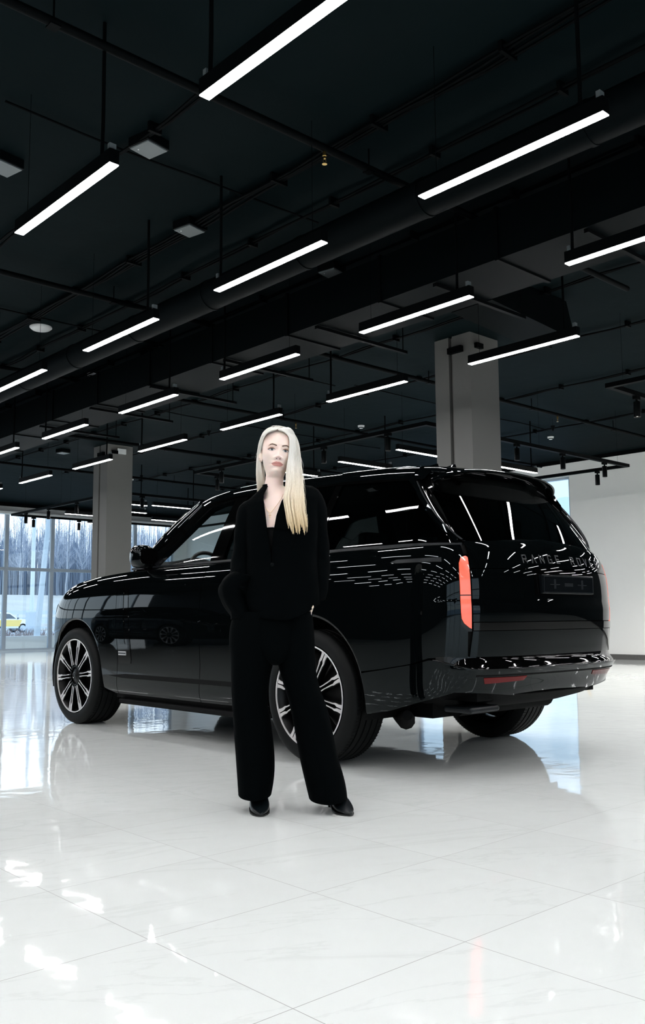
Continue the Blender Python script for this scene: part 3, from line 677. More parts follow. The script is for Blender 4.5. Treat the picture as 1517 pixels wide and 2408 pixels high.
# windscreen, A pillars
def WS(y, t):
    y = np.asarray(y, float); t = np.asarray(t, float); q = y/.80
    wb, wt = .86, .70; yy = q*(wb+(wt-wb)*t)
    xb, xt = 2.46-.20*q**2, 1.655-.08*q**2; zb_, zt = 1.215+.035*q**2, 1.812-.040*q**2
    s = t; return np.stack([xb+(xt-xb)*s+.03*np.sin(PI*s), yy, zb_+(zt-zb_)*s+.045*np.sin(PI*s)], -1)
gridmesh('windscreen', lambda u, v: WS(u, v), np.linspace(-.76,.76,30), np.linspace(0,1,14), 'car_glass', car)
for sgn in (1,-1):
    rings = []
    for t in np.linspace(-.03, 1.0, 18):
        p = WS(np.array([.755*1.0]), np.array([t]))[0]; tt = min(max(t,0),1); xg = 2.13+(1.50-2.13)*t; zg = 1.262+(1.722-1.262)*t
        q_ = G(np.array([xg]), np.array([zg]))[0]; mid = (p+q_)/2+np.array([.008,.022,.018])
        inn = (p+q_)/2-np.array([.0,.05,.02])
        rings.append([(a[0], a[1]*sgn, a[2]) for a in (p, (p+mid)/2+np.array([.004,.006,.008]), mid, (mid+q_)/2+np.array([.0,.010,.006]), q_, inn)])
    MB().loft(rings).build('a_pillar', 'paint', car, 60)
# bonnet
def BN(u, v):
    e = F(u, np.full_like(u, 1.27)); a = np.abs(v); y = e[:,1]*(1-a); z = e[:,2]+.035*np.sin(np.clip(a,0,1)*PI/2)+.018*np.sin(PI*np.clip(a,0,1))
    xf = e[:,0]+(np.where(u > 2.2, .12, .12))*np.sin(a*PI/2)*np.clip((u-2.1)/1.0,0,1)
    return np.stack([xf, y, z], -1)
us = np.linspace(2.10, UF, 60)
bm_ = MB(); vv = np.linspace(0, 1, 14)
for sgn in (1,-1):
    U, V = np.meshgrid(us, vv, indexing='ij'); P = BN(U.ravel(), V.ravel()); P[:,1] *= sgn
    bm_.add(P, [(i*14+j, (i+1)*14+j, (i+1)*14+j+1, i*14+j+1) for i in range(59) for j in range(13)])
bm_.build('bonnet', 'paint', car, 50)
# nose (front bumper with grille), both arches cut
def mir_f(pts): return [(2*UF-u, z) for u, z in pts][::-1]
hl = [(ux(3.48)+.004,1.268)]
fl = [(ux(3.48)+.004,1.268),(ux(3.48)+.004,.602)]+arc(XF, math.atan2(.60-ZA, math.sqrt(RA**2-(.60-ZA)**2)), lo, n=12)+[(3.52,.26),(UF,.24)]
poly = fl[::-1]
poly = [(UF,1.268)]+fl+[]
poly = poly[::-1]
full = fl+[(2*UF-u, z) for u, z in fl[:-1]][::-1]
patch('front_bumper', full, F, 'paint', car)
for mir in (False, True):
    patch('headlight', [(3.50,1.10),(3.56,1.14),(4.05,1.15),(4.05,1.02),(3.62,1.0)], F, 'privacy_glass', car, mirror=mir, offset=.004)
    patch('daytime_lamp', [(3.70,1.03),(3.73,1.13),(3.745,1.13),(3.715,1.03)], F, 'drl_glow', car, mirror=mir, offset=.007)
patch('grille', [(UF-.55,.80),(UF-.5,1.08),(UF+.5,1.08),(UF+.55,.80)], F, 'gloss_trim', car, offset=.006)

# ---- tail
ur = lambda y, z: (uy(y), z)
zt0 = .652
wide = .708
for mir in (False, True):
    uo, ui = uy(.768), uy(.716)
    up = [(ui,.990),(ui,1.195),(ui+.012,1.203),(uo-.018,1.195),(uo-.004,1.165),(uo,1.10),(uo,.990)]
    dn = [(ui,.984),(uo,.984),(uo,.90),(uo-.004,.86),(uo-.018,.835),(ui+.012,.812),(ui,.806)]
    patch('tail_light', up, F, 'tail_red', car, mirror=mir, offset=.001, du=.01, dz=.02)
    patch('tail_light', dn, F, 'tail_red', car, mirror=mir, offset=.001, du=.01, dz=.02)
    patch('lamp_surround', [(uy(.735),.79),(uo+.006,.825),(uo+.006,1.18),(uy(.738),1.215),(uy(.712),1.215),(uy(.712),.79)], F, 'gloss_trim', car, mirror=mir, offset=-.006, du=.02)
def rearpoly(z0, z1, w0=wide, w1=wide, n=10):
    return [(uy(w0*k), z0) for k in np.linspace(1,-1,n)]+[(uy(w1*k), z1) for k in np.linspace(-1,1,n)]
patch('tailgate', rearpoly(1.134, 1.31), F, 'paint', car, du=.04, dz=.02)
patch('tailgate_panel', rearpoly(.842, 1.130), F, 'paint', car, du=.04, dz=.03)
patch('trim_bar', rearpoly(.796, .838), F, 'gloss_trim', car, du=.04, dz=.02, offset=.005)
patch('tailgate_lower', rearpoly(zt0, .792, .725, wide), F, 'paint', car, du=.04, dz=.03)
def fillpanel(name, z0, z1, off, m): patch(name, rearpoly(z0, z1, .74, .74), F, m, car, du=.06, dz=.05, offset=off, flange=0)
fillpanel('tail_backing', .60, 1.28, -.02, 'under_black')
# rear glass
def RG(y, t):
    y = np.asarray(y, float); t = np.asarray(t, float); q = np.abs(y); wb, wt = .690, .620; yy = y*(wb+(wt-wb)*t)
    xb = -1.055+.040*q**2+.070*q**6; xt = -.73+.03*q**2+.06*q**6
    return np.stack([xb+(xt-xb)*t, yy, 1.300+(1.725-.028*q**2-1.300)*t+.012*np.sin(PI*t)], -1)
gridmesh('rear_glass', RG, np.linspace(-1,1,48), np.linspace(0,1,12), 'privacy_glass', car)
# glass-to-shelf filler
e_ = F(np.array([uy(v) for v in np.linspace(.76,-.76,40)]), np.full(40,1.31)); b_ = RG(np.linspace(1,-1,40), np.zeros(40))
MB().add(list(e_)+list(b_), [(i,i+1,41+i,40+i) for i in range(39)]).build('tail_shelf', 'paint', car, 60)
# gloss corner between quarter window and rear glass
for sgn in (1,-1):
    A, B = [], []
    for t in np.linspace(0, 1, 12):
        z = 1.287+(1.690-1.287)*t; xg = -.964+(-.64+.964)*t; p = G(np.array([xg]), np.array([z]))[0]; r = RG(np.array([1.0]), np.array([t]))[0]
        A.append(p); B.append(r)
    M_ = [(a*.5+b*.5+np.array([-.004,.006,0])) for a, b in zip(A, B)]; M1 = [(a*.75+b*.25+np.array([-.002,.005,0])) for a, b in zip(A, B)]; M2 = [(a*.25+b*.75+np.array([-.003,.003,0])) for a, b in zip(A, B)]
    V = [v for row in zip(A, M1, M_, M2, B) for v in row]; V = [(x, y*sgn, z) for x, y, z in V]
    MB().add(V, [(i*5+j, i*5+j+1, (i+1)*5+j+1, (i+1)*5+j) for i in range(11) for j in range(4)]).build('rear_corner_trim', 'gloss_trim', car, 60)
# spoiler
rg = []
for k in np.linspace(-1, 1, 41):
    a = abs(k); y = k*.640; xr = -.865+.05*a**2+.115*a**6; dz_ = -.045*a**2-.045*a**6; xf = -.58
    zt = float(RZ(min(1, 1-a*.86))-DR(-.60))
    zf = float(RF(np.array([-.60]), np.array([max(1-(1-a)*1.0,0)*1.0 if a>0 else 0.]))[0][2])
    yf = float(RF(np.array([-.60]), np.array([a]))[0][1])*(1 if k>=0 else -1)
    zr = 1.765+dz_
    rg.append([(xf,yf,zf+.001),(xf-.12,yf+(y-yf)*.35,zf-.004+(zr-zf)*.22),(xr+.07,y*.992,zr+.012),(xr+.012,y,zr+.002),(xr,y,zr-.006),(xr+.010,y*.99,zr-.016),(xr+.11,y*.965,zr-.032),(xf-.12,yf*.93,zf-.09),(xf,yf*.93,zf-.075)])
MB().loft(rg).build('roof_spoiler', 'paint', car, 50)
for sgn in (1,-1):
    MB().loft([[(-.66,sgn*.640,1.70),(-.715,sgn*.642,1.69),(-.71,sgn*.615,1.69),(-.66,sgn*.61,1.70)],[(-.66,sgn*.668,1.63),(-.75,sgn*.670,1.62),(-.74,sgn*.645,1.62),(-.66,sgn*.64,1.63)],[(-.71,sgn*.682,1.57),(-.745,sgn*.682,1.565),(-.74,sgn*.668,1.565),(-.71,sgn*.665,1.57)]]).build('spoiler_fin', 'gloss_trim', car, 40)
# shark fins
for (x, h_, l_) in ((-.06,.078,.36),(-.26,.062,.26)):
    z0 = float(RZ(1.0)-DR(x))-.005; f_ = x+l_/2; b_ = x-l_/2
    MB().loft([[(f_,-.004,z0),(f_,.004,z0),(f_,0,z0+.010)],[(x+.08,-.022,z0),(x+.08,.022,z0),(x+.08,0,z0+h_*.55)],[(x-.04,-.028,z0),(x-.04,.028,z0),(x-.04,0,z0+h_*.85)],[(b_+.03,-.028,z0),(b_+.03,.028,z0),(b_+.02,0,z0+h_)],[(b_,-.022,z0),(b_,.022,z0),(b_+.01,0,z0+h_*.98)]]).build('roof_antenna', 'paint', car, 60)
# ---- rear bumper: side flanks, projecting ledge, lower apron
RB = Spl([.30,.36,.42,.50,.545,.575,.592,.605,.630,.655,.70], [-.12,-.065,-.025,.012,.032,.046,.044,.030,.006,-.004,-.004])
def FB(u, z):
    P = F(u, z); u = np.asarray(u); uu = np.where(u < UR, 2*UR-u, u)
    wt = np.clip((uy(.85)-uu)/(uy(.85)-uy(.70)), 0, 1); wt = wt*wt*(3-2*wt)
    e = 1e-3; nx = -(PY(uu+e)-PY(uu-e)); ny = PX(uu+e)-PX(uu-e); L = np.hypot(nx, ny); sg = np.where(u < UR, -1., 1.)
    of = RB(z)*wt+.006*(1-wt); P[...,0] += nx/L*of; P[...,1] += ny/L*of*sg; return P
side = [(arc(0, math.asin((.560-ZA)/RA), 0.0, n=6))[0], (ux(-.60),.578),(ux(-.80),.612),(ux(-.93),.643),(uy(.80),.646)]
low = arc(0, PI+.20, PI-math.asin((.555-ZA)/RA), n=10)
half = low+[(ux(-.60),.577),(ux(-.80),.611),(ux(-.90),.636),(uy(.875),.636),(uy(.84),.622),(uy(.73),.588)]
bot = [(ux(-.47),.325),(ux(-.65),.355),(ux(-.85),.415),(uy(.80),.462),(uy(.62),.450),(uy(.45),.434),(uy(.3),.422),(uy(.15),.414)]
midtop = [(uy(v),.586) for v in (.7,.55,.4,.2,.0)]
L_ = half+midtop; Rr = [(2*UR-u, z) for u, z in L_[:-1]][::-1]
Bo = [(2*UR-u, z) for u, z in bot]+[(UR,.411)]+bot[::-1]
patch('rear_bumper', L_+Rr+Bo, FB, 'paint', car, du=.035, dz=.012)
hr = [(uy(.875),.640),(uy(.84),.626),(uy(.73),.590)]+[(uy(v),.588) for v in (.7,.55,.4,.2)]
patch('bumper_recess', [(uy(.875),.655)]+hr+[(UR,.588)]+[(2*UR-u,z) for u,z in hr[::-1]]+[(2*UR-uy(.875),.655),(UR,.655)], FB, 'gloss_trim', car, du=.035, dz=.012, offset=-.004)
for sg in (1,-1):
    pe = FB(np.array([uy(v) for v in (.885,.875,.84,.79,.73,.70,.6,.4,.2,0)]), np.array([.6375,.636,.622,.605,.588,.586,.586,.586,.586,.586]))
    MB().tube([(x-.001,y*sg,z) for x,y,z in pe], .0035, 6).build('bumper_edge', 'gloss_trim', car, 60)
for mir in (False, True):
    tag(patch('rear_reflector', [(uy(.655),.538),(uy(.64),.505),(uy(.36),.515),(uy(.345),.540)], FB, 'reflector_red', car, mirror=mir, offset=.003), 'dark red strip reflector')
patch('bumper_groove', [(uy(.70),.553),(uy(.70),.545),(UR,.545),(2*UR-uy(.70),.545),(2*UR-uy(.70),.553),(UR,.553)], FB, 'under_black', car, offset=.002)
# apron and diffuser under the bumper
ap = []
for k in np.linspace(-1,1,25):
    a = abs(k); y = k*.70; xo = -1.09+.08*a**2+.10*a**6; r_ = .085*a**4
    ap.append([(xo+.0,y,.43+r_*.5),(xo+.03,y*.99,.395+r_),(xo+.16,y*.97,.358+r_),(xo+.42,y*.93,.315+r_),(xo+.5,y*.9,.40+r_),(xo+.1,y*.97,.47)])
MB().loft(ap).build('rear_apron', 'under_black', car, 40)
MB().box(-1.0,-.80,.42,.68,.34,.375).build('exhaust_trim', 'letter_dark', car, bevel=.012)
# floor pan, wheel housings, exhaust silencer
MB().box(-.62,3.45,-.56,.56,.28,.46).box(-.98,-.62,-.60,.60,.40,.50).box(.52,2.45,-.84,.84,.27,.44).build('floor_pan', 'under_black', car)
MB().box(-1.0,.0,-.58,.58,.46,1.22).box(.5,2.4,-.90,-.86,.4,1.2).box(.5,2.4,.86,.90,.4,1.2).box(2.35,3.5,-.62,.62,.44,1.1).box(2.32,2.42,-.86,.86,.4,1.18).build('inner_shell', 'under_black', car)
MB().tube([(-.74,-.40,.37),(-.74,.50,.37)], .075, 16).build('silencer', 'under_black', car, 50)
MB().tube([(-.62,.78,.315),(-.50,.66,.27),(-.30,.50,.28),(0,.2,.30)], [.03,.055,.05,.04], 10).tube([(-.2,-.5,.36),(-.2,.5,.36)], .05, 10).build('suspension_arm', 'under_black', car, 40)
for (cx) in (0, XF):
    for sgn in (1,-1):
        A = np.linspace(-.30, PI+.30, 30); V = []; 
        for a in A:
            for y in (.58,.955): V.append((cx+.468*math.cos(a), sgn*y, ZA+.468*math.sin(a)))
        MB().add(V, [(i*2,i*2+1,i*2+3,i*2+2) for i in range(29)]+[tuple(range(0,60,2))]).build('wheel_housing', 'under_black', car)

# ---- lettering, plate, handle, badges
def letters(word, size, adv, place, m, parent, name='letter', th=.004):
    """simple block capitals as solid strokes; place(a, b) -> 3D on the surface, a along, b up"""
    GL = {'R':[((0,0),(0,1)),((0,1),(.75,1)),((.75,1),(.75,.5)),((.75,.5),(0,.5)),((.35,.5),(.8,0))],'A':[((0,0),(.42,1)),((.42,1),(.85,0))],
          'N':[((0,0),(0,1)),((0,1),(.8,0)),((.8,0),(.8,1))],'G':[((.8,.85),(.6,1)),((.6,1),(0,1)),((0,1),(0,0)),((0,0),(.8,0)),((.8,0),(.8,.45)),((.8,.45),(.45,.45))],
          'E':[((0,0),(0,1)),((0,1),(.75,1)),((0,.5),(.65,.5)),((0,0),(.75,0))],'O':[((0,0),(0,1)),((0,1),(.85,1)),((.85,1),(.85,0)),((.85,0),(0,0))],
          'V':[((0,1),(.42,0)),((.42,0),(.85,1))]}
    for i, ch in enumerate(word):
        if ch == ' ': continue
        mb = MB()
        for (p, q) in GL[ch]:
            a0, b0 = i*adv+p[0]*size, p[1]*size; a1, b1 = i*adv+q[0]*size, q[1]*size
            d = math.hypot(a1-a0, b1-b0); wx, wy = -(b1-b0)/d*size*.075, (a1-a0)/d*size*.075; ex, ey = (a1-a0)/d*size*.07, (b1-b0)/d*size*.07
            cs = [(a0-ex+wx,b0-ey+wy),(a1+ex+wx,b1+ey+wy),(a1+ex-wx,b1+ey-wy),(a0-ex-wx,b0-ey-wy)]
            v = [place(a,b,0) for a,b in cs]+[place(a,b,th) for a,b in cs]
            mb.add(v, [(0,1,2,3),(7,6,5,4),(0,4,5,1),(1,5,6,2),(2,6,7,3),(3,7,4,0)])
        mb.build(name, m, parent)
def pl_rear(y0, z0):
    def f(a, b, d):
        u = uy(y0-a); P = F(np.array([u]), np.array([z0+b]))[0]; return (P[0]-d-.001, P[1], P[2])
    return f
letters('RANGE ROVER', .042, .081, pl_rear(.335, 1.166), 'letter_dark', car)
pb_ = MB().box(-1.175,-1.145,-.33,.215,1.0,1.112).build('number_plate', 'plate_dark', car, bevel=.006)
MB().box(-1.178,-1.174,-.32,.205,1.008,1.012).box(-1.178,-1.174,-.32,.205,1.100,1.104).box(-1.178,-1.174,-.32,-.316,1.01,1.10).box(-1.178,-1.174,.201,.205,1.01,1.10).build('plate_rim', 'plate_mark', pb_)
for y in (-.20,.09):
    MB().box(-1.1765,-1.1745,y-.05,y+.05,1.052,1.058).box(-1.1765,-1.1745,y-.01,y+.01,1.03,1.085).build('plate_slot', 'plate_mark', pb_)
MB().box(-1.1765,-1.1745,-.10,-.01,1.045,1.065).build('plate_stamp', 'plate_mark', pb_)
patch('plate_recess', [(uy(.26),.985),(uy(.26),1.125),(2*UR-uy(.375),1.125),(2*UR-uy(.375),.985)], F, 'gloss_trim', car, offset=.002)
patch('door_handle', [(1.34,1.105),(1.34,1.128),(1.56,1.128),(1.56,1.105)], F, 'paint', car, offset=.005)
patch('door_handle', [(.28,1.105),(.28,1.128),(.50,1.128),(.50,1.105)], F, 'paint', car, offset=.005)
patch('filler_blade', [(ux(-.66),1.178),(ux(-.70),1.192),(ux(-.955),1.196),(ux(-.955),1.172),(ux(-.70),1.172)], F, 'letter_dark', car, offset=.003, du=.03)
patch('vent_blade', [(2.05,.56),(2.06,.53),(2.23,.53),(2.245,.56),(2.235,1.14),(2.18,1.15),(2.13,1.14)], F, 'gloss_trim', car, offset=.003)
patch('vent_slot', [(2.145,.70),(2.135,.68),(2.215,.68),(2.222,.70),(2.222,1.10),(2.19,1.11)], F, 'paint', car, offset=.006)
patch('vent_badge', [(2.12,.592),(2.12,.622),(2.235,.622),(2.235,.592)], F, 'badge_silver', car, offset=.007)
patch('vent_badge_line', [(2.125,.602),(2.125,.612),(2.23,.612),(2.23,.602)], F, 'letter_dark', car, offset=.009)

# ---- mirrors
for sgn in (1,-1):
    rings = []
    for t, a, b in ((0,.02,.02),(.05,.062,.055),(.16,.098,.078),(.35,.118,.088),(.6,.118,.090),(.82,.100,.082),(.95,.070,.062),(1,.03,.03)):
        yy = .925+.165*t; cz = 1.345+.006*t; cx = 1.90-.0*t
        rings.append([(cx+a*.82*(abs(math.cos(q))**.6)*math.copysign(1,math.cos(q)), sgn*yy, cz+b*(abs(math.sin(q))**.6)*math.copysign(1,math.sin(q))) for q in np.linspace(0,2*PI,24,endpoint=False)])
    mr = MB().loft(rings).build('door_mirror', 'paint', car, 60)
    MB().tube([(1.95,sgn*.86,1.262),(1.94,sgn*.92,1.272),(1.915,sgn*.99,1.295)], [.045,.035,.03], 10).build('mirror_arm', 'gloss_trim', mr, 50)
    MB().prism([(sgn*1.008+.074*math.copysign(abs(math.cos(q))**.5,math.cos(q)), 1.347+.060*math.copysign(abs(math.sin(q))**.5,math.sin(q))) for q in np.linspace(0,2*PI,28,endpoint=False)], 1.800, 1.808, Matrix(((0,0,1,0),(1,0,0,0),(0,1,0,0),(0,0,0,1)))).build('mirror_glass', 'gloss_trim', mr)

# ---- cabin
MB().loft([[(2.42-.3*abs(y)**2,y,1.10),(2.38-.3*abs(y)**2,y,1.215),(2.17,y,1.325+.025*math.exp(-((y-.40)/.2)**2)),(2.05,y,1.325+.05*math.exp(-((y-.40)/.17)**2)),(1.97,y,1.24),(1.98,y,.9),(2.3,y,.9)] for y in np.linspace(-.80,.80,25)]).build('dashboard', 'interior', car, 50)
st = bpy.data.objects.new('steering_wheel', None)
Ms = Matrix.Translation((1.86,.40,1.235))@Matrix.Rotation(math.radians(-68),4,'Y')
MB().tube([tuple(Ms@Vector((.185*math.cos(a),.185*math.sin(a),0))) for a in np.linspace(0,2*PI,33)], .016, 8, False).tube([tuple(Ms@Vector(p)) for p in ((-.18,0,0),(0,0,-.02),(.0,0,-.02),(0,.18,0))], .014, 6).tube([tuple(Ms@Vector(p)) for p in ((0,-.18,0),(0,0,-.02))], .014, 6).lathe([(0,.01),(.06,.0),(.065,-.03),(0,-.04)], 16, Ms).build('steering_wheel', 'leather', car, 50)
MB().tube([tuple(Ms@Vector((0,0,-.03))),(2.1,.40,1.12)], .03, 8).build('steering_column', 'interior', car)
MB().box(1.94,1.98,-.16,.16,1.16,1.32).build('cabin_screen', 'gloss_trim', car, bevel=.01)
def seat(x, y):
    MB().loft([[(x+.50,y-.24,.60),(x+.50,y+.24,.60),(x+.50,y+.24,.74),(x+.50,y-.24,.74)],[(x,y-.25,.58),(x,y+.25,.58),(x,y+.25,.72),(x,y-.25,.72)]]).loft([[(x-.02,y-.25,.68),(x-.02,y+.25,.68),(x+.12,y+.23,.68),(x+.12,y-.23,.68)],[(x-.12,y-.25,1.0),(x-.12,y+.25,1.0),(x+.03,y+.22,1.0),(x+.03,y-.22,1.0)],[(x-.20,y-.20,1.32),(x-.20,y+.20,1.32),(x-.10,y+.17,1.32),(x-.10,y-.17,1.32)]]).build('seat', 'leather', car, 40, bevel=.02)
    MB().box(x-.27,x-.16,y-.13,y+.13,1.37,1.53).build('headrest', 'leather', car, bevel=.03)
seat(1.0,.40); seat(1.0,-.40); seat(-.25,.42); seat(-.25,-.42)
MB().box(1.72,1.76,-.12,.12,1.64,1.70).build('rear_view_mirror', 'interior', car, bevel=.008)
hl_ = gridmesh('headlining', lambda u, v: RF(u, v)-np.array([0,0,.035]), np.linspace(-.55,1.5,12), np.linspace(-.92,.92,16), 'interior', car)

# ---- wheels
def polar(mb, pts, z0, z1, ang, M):
    c, s = math.cos(ang), math.sin(ang); mb.prism([(x*c-y*s, x*s+y*c) for x, y in pts], z0, z1, M)
def wheel(cx, sgn, steer=0.):
    # local wheel frame: z axis = outward
    yo = sgn*.985
    M = Matrix.Translation((cx, yo, .400))@Matrix.Rotation(-sgn*PI/2,4,'X')@Matrix.Rotation(.10 if cx else .42,4,'Z')
    tread = []
    prof = [(.298,-.262),(.305,-.280),(.345,-.292),(.375,-.282),(.397,-.258)]
    for k, zc in enumerate(np.linspace(-.235,-.035,5)):
        prof += [(.401-.0008*abs(k-2),zc-.020),(.401-.0008*abs(k-2),zc+.017),(.3925,zc+.0185),(.3925,zc+.0285)] if k < 4 else [(.400,zc-.020),(.399,zc+.010)]
    prof += [(.394,-.012),(.375,.004),(.345,.010),(.318,.006),(.308,-.004),(.303,-.012),(.298,-.02)]
    prof = [(r, min(h,.02)) for r, h in prof]
    rim = MB().lathe([(.298,-.262),(.280,-.25),(.262,-.20),(.268,-.06),(.292,-.02),(.300,-.006),(.306,.0),(.306,-.004),(.300,-.02)], 64, M, True)
    rim.lathe([(0,-.07),(.075,-.07),(.085,-.06),(.262,-.10),(.262,-.105),(0,-.09)], 48, M)
    w_ = rim.build('wheel', 'cast_black', car, 35)
    sp = MB().lathe(prof, 72, M, True)
    for k in range(110):     # sipes across the shoulder blocks
        a = 2*PI*k/110; R_ = Matrix.Rotation(a,4,'Z')
        sp.box(.3975,.4018,-.0012,.0012,-.062,-.030, M@R_); sp.box(.3975,.4018,-.0012,.0012,-.258,-.222, M@R_)
    sp.build('tyre', 'tyre', w_, 30)
    MB().lathe([(.3035,-.004),(.3075,.004),(.3055,.0055),(.2985,.0045),(.2975,-.002)], 80, M, True).build('rim_edge', 'diamond_cut', w_, 40)
    for k in range(10):
        a = 2*PI*k/10; fb, sb = MB(), MB()
        for q in (1,-1):
            o_ = [(.092,.010*q),(.150,.0085*q),(.215,.0105*q),(.232,.0125*q),(.252,.0045*q),(.300,.0030*q),(.300,.0300*q),(.285,.0240*q),(.262,.0215*q),(.235,.0235*q),(.215,.0175*q),(.150,.0140*q),(.092,.0165*q)]
            polar(fb, o_ if q > 0 else o_[::-1], -.006, -.001, a, M)
            o2 = [(.070,.006*q),(.215,.0095*q),(.240,.010*q),(.300,.003*q),(.300,.031*q),(.240,.025*q),(.150,.0155*q),(.070,.020*q)]
            polar(sb, o2 if q > 0 else o2[::-1], -.055, -.0065, a, M)
        tag(fb.build('spoke_face', 'diamond_cut', w_), 'bright machined twin spoke face'); sb.build('spoke', 'cast_black', w_)
    MB().lathe([(0,-.004),(.020,-.004),(.024,-.006),(.034,-.010),(.060,-.016),(.088,-.030),(.088,-.06),(0,-.06)], 32, M).build('hub', 'cast_black', w_, 50)
    MB().lathe([(.0265,-.002),(.0285,-.001),(.0285,-.006),(.0265,-.006)], 28, M, True).build('cap_ring', 'chrome', w_)
    MB().lathe([(0,-.14),(.19,-.14),(.19,-.165),(0,-.165)], 32, M).build('brake_disc', 'letter_dark', w_)
for cx, sg in ((0,1),(XF,1),(0,-1),(XF,-1)): wheel(cx, sg)
# a second dark SUV parked outside the frame at the left; the photo shows it mirrored in the doors
dup(car, (-3.0, 17.5, 0), PI*1.5, 'dark SUV parked outside the frame, seen mirrored in the doors of the black car')
# ------------------------------------------------------------------ the woman (local frame: x to the photo's right, y away from the viewer, z up)
def skinmat(name, base, rough=.5):
    m = mat(name, base, rough, spec=.35); p = m.node_tree.nodes['Principled BSDF']
    p.inputs['Subsurface Weight'].default_value = .15; p.inputs['Subsurface Radius'].default_value = (.01,.004,.002); p.inputs['Subsurface Scale'].default_value = .5
skinmat('skin', (.94,.76,.68)); mat('lips', (.56,.25,.22), .4); mat('brow', (.15,.085,.06), .8)
mat('eye_white', (.70,.68,.66), .25); mat('iris', (.045,.07,.085), .15); mat('pupil', (.004,.004,.005), .1); mat('lash', (.025,.013,.012), .7); mat('shadow_makeup', (.46,.26,.20), .6); mat('nostril', (.13,.05,.035), .7)
mat('suit', (.0008,.0014,.0017), .85, spec=.02, bump=(25,.4,.004)); mat('suit_satin', (.0014,.0024,.0028), .6, spec=.05); mat('top_black', (.001,.0012,.0014), .8, spec=.1)
mat('boot', (.003,.0055,.007), .3, spec=.45, bump=(30,.35,.004)); mat('sole', (.002,.002,.002), .5)
mat('gold', (.65,.42,.18), .3, metal=1)
def hairmat():
    m = mat('hair', (.9,.85,.75), .36, spec=.6); n = m.node_tree; p = n.nodes['Principled BSDF']
    t = n.nodes.new('ShaderNodeTexCoord'); sp = n.nodes.new('ShaderNodeSeparateXYZ'); n.links.new(t.outputs['Object'], sp.inputs[0])
    mr = n.nodes.new('ShaderNodeMapRange'); mr.inputs['From Min'].default_value = 1.25; mr.inputs['From Max'].default_value = 1.62; n.links.new(sp.outputs['Z'], mr.inputs['Value'])
    c = n.nodes.new('ShaderNodeValToRGB'); c.color_ramp.elements[0].color = (.90,.74,.46,1); c.color_ramp.elements[1].color = (.95,.96,.94,1)
    n.links.new(mr.outputs[0], c.inputs[0])
    ns = n.nodes.new('ShaderNodeTexNoise'); ns.inputs['Scale'].default_value = 260; mp = n.nodes.new('ShaderNodeMapping'); mp.inputs['Scale'].default_value = (1,1,.02)
    n.links.new(t.outputs['Object'], mp.inputs[0]); n.links.new(mp.outputs[0], ns.inputs[0])
    mx = n.nodes.new('ShaderNodeMix'); mx.data_type = 'RGBA'; mx.blend_type = 'MULTIPLY'; n.links.new(ns.outputs['Fac'], mx.inputs[0]); n.links.new(c.outputs[0], mx.inputs[6]); mx.inputs[7].default_value = (.74,.68,.60,1)
    n.links.new(mx.outputs[2], p.inputs['Base Color'])
hairmat()
WA = math.radians(50.1); WX, WY = math.cos(WA)*4.28, math.sin(WA)*4.28
woman = thing('person', 'woman in black suit with long platinum hair standing, hands in trouser pockets, before the car', 'person', (WX, WY, 0), WA-PI/2)
def lerp_table(T, z):
    T = np.array(T); return [np.interp(z, T[:,0], T[:,k]) for k in range(1, T.shape[1])]
def smooth_table(T):
    T = np.array(sorted(T)); s = [Spl(T[:,0], T[:,k]) for k in range(1, T.shape[1])]
    return lambda z: [q(z) for q in s]
# ---- head: rings about the ear axis; z measured from the chin
HT = smooth_table([(-.060,.045,.038,.055,2.0),(-.035,.042,.033,.054,2.0),(-.018,.0405,.031,.056,2.0),(-.009,.041,.036,.058,1.9),(-.003,.0405,.058,.060,1.5),(.004,.0415,.0795,.062,1.42),(.014,.0445,.0860,.068,1.48),(.03,.0500,.0855,.076,1.66),
   (.045,.0555,.0852,.084,1.85),(.07,.0620,.0860,.092,2.1),(.09,.0660,.0860,.098,2.2),(.11,.0680,.0880,.101,2.2),(.13,.0690,.0905,.102,2.15),(.15,.0690,.0890,.100,2.1),(.17,.0665,.0820,.094,2.05),(.19,.0585,.0680,.081,2.0),(.205,.0455,.0510,.062,2.0),(.215,.0300,.0330,.041,2.0),(.2195,.016,.018,.022,2.0),(.2215,.004,.004,.004,2.0)])
def gs(d, s): return np.exp(-.5*(d/s)**2)
def face_bump(x, z):
    b = np.zeros_like(x)
    nz = np.interp(z, [.056,.061,.066,.071,.078,.090,.104,.114,.122], [0,.008,.0215,.0260,.0220,.0145,.0070,.003,0])
    nw = np.interp(z, [.06,.07,.085,.105,.12], [.0105,.0085,.0062,.0060,.010])
    b += nz*gs(x, nw)
    for s in (1,-1):
        b += .0105*gs(x-s*.0128,.0042)*gs(z-.0660,.0050)
        b -= .0060*gs(x-s*.0070,.0030)*gs(z-.0605,.0024)
        b -= .0105*gs(x-s*.0300,.0130)*gs(z-.1055,.0085)
        b += .0035*gs(x-s*.0310,.0110)*gs(z-.1050,.0055)
        b += .0030*gs(x-s*.030,.016)*gs(z-.1270,.0065)
        b += .0040*gs(x-s*.043,.013)*gs(z-.080,.014)
        b -= .0030*gs(x-s*.047,.010)*gs(z-.045,.014)
        b -= .0020*gs(x-s*.029,.0035)*gs(z-.0405,.004)
    b += .0058*gs(x,.0165)*gs(z-.0455,.0042)*(1-.35*gs(x,.003))+.0068*gs(x,.0150)*gs(z-.0335,.0052)
    b -= .0042*gs(x,.0160)*gs(z-.0395,.0013)
    b -= .0022*gs(x,.0035)*gs(z-.054,.004)
    b -= .0030*gs(x,.014)*gs(z-.0225,.004); b += .0045*gs(x,.0125)*gs(z-.0080,.0080)
    return b
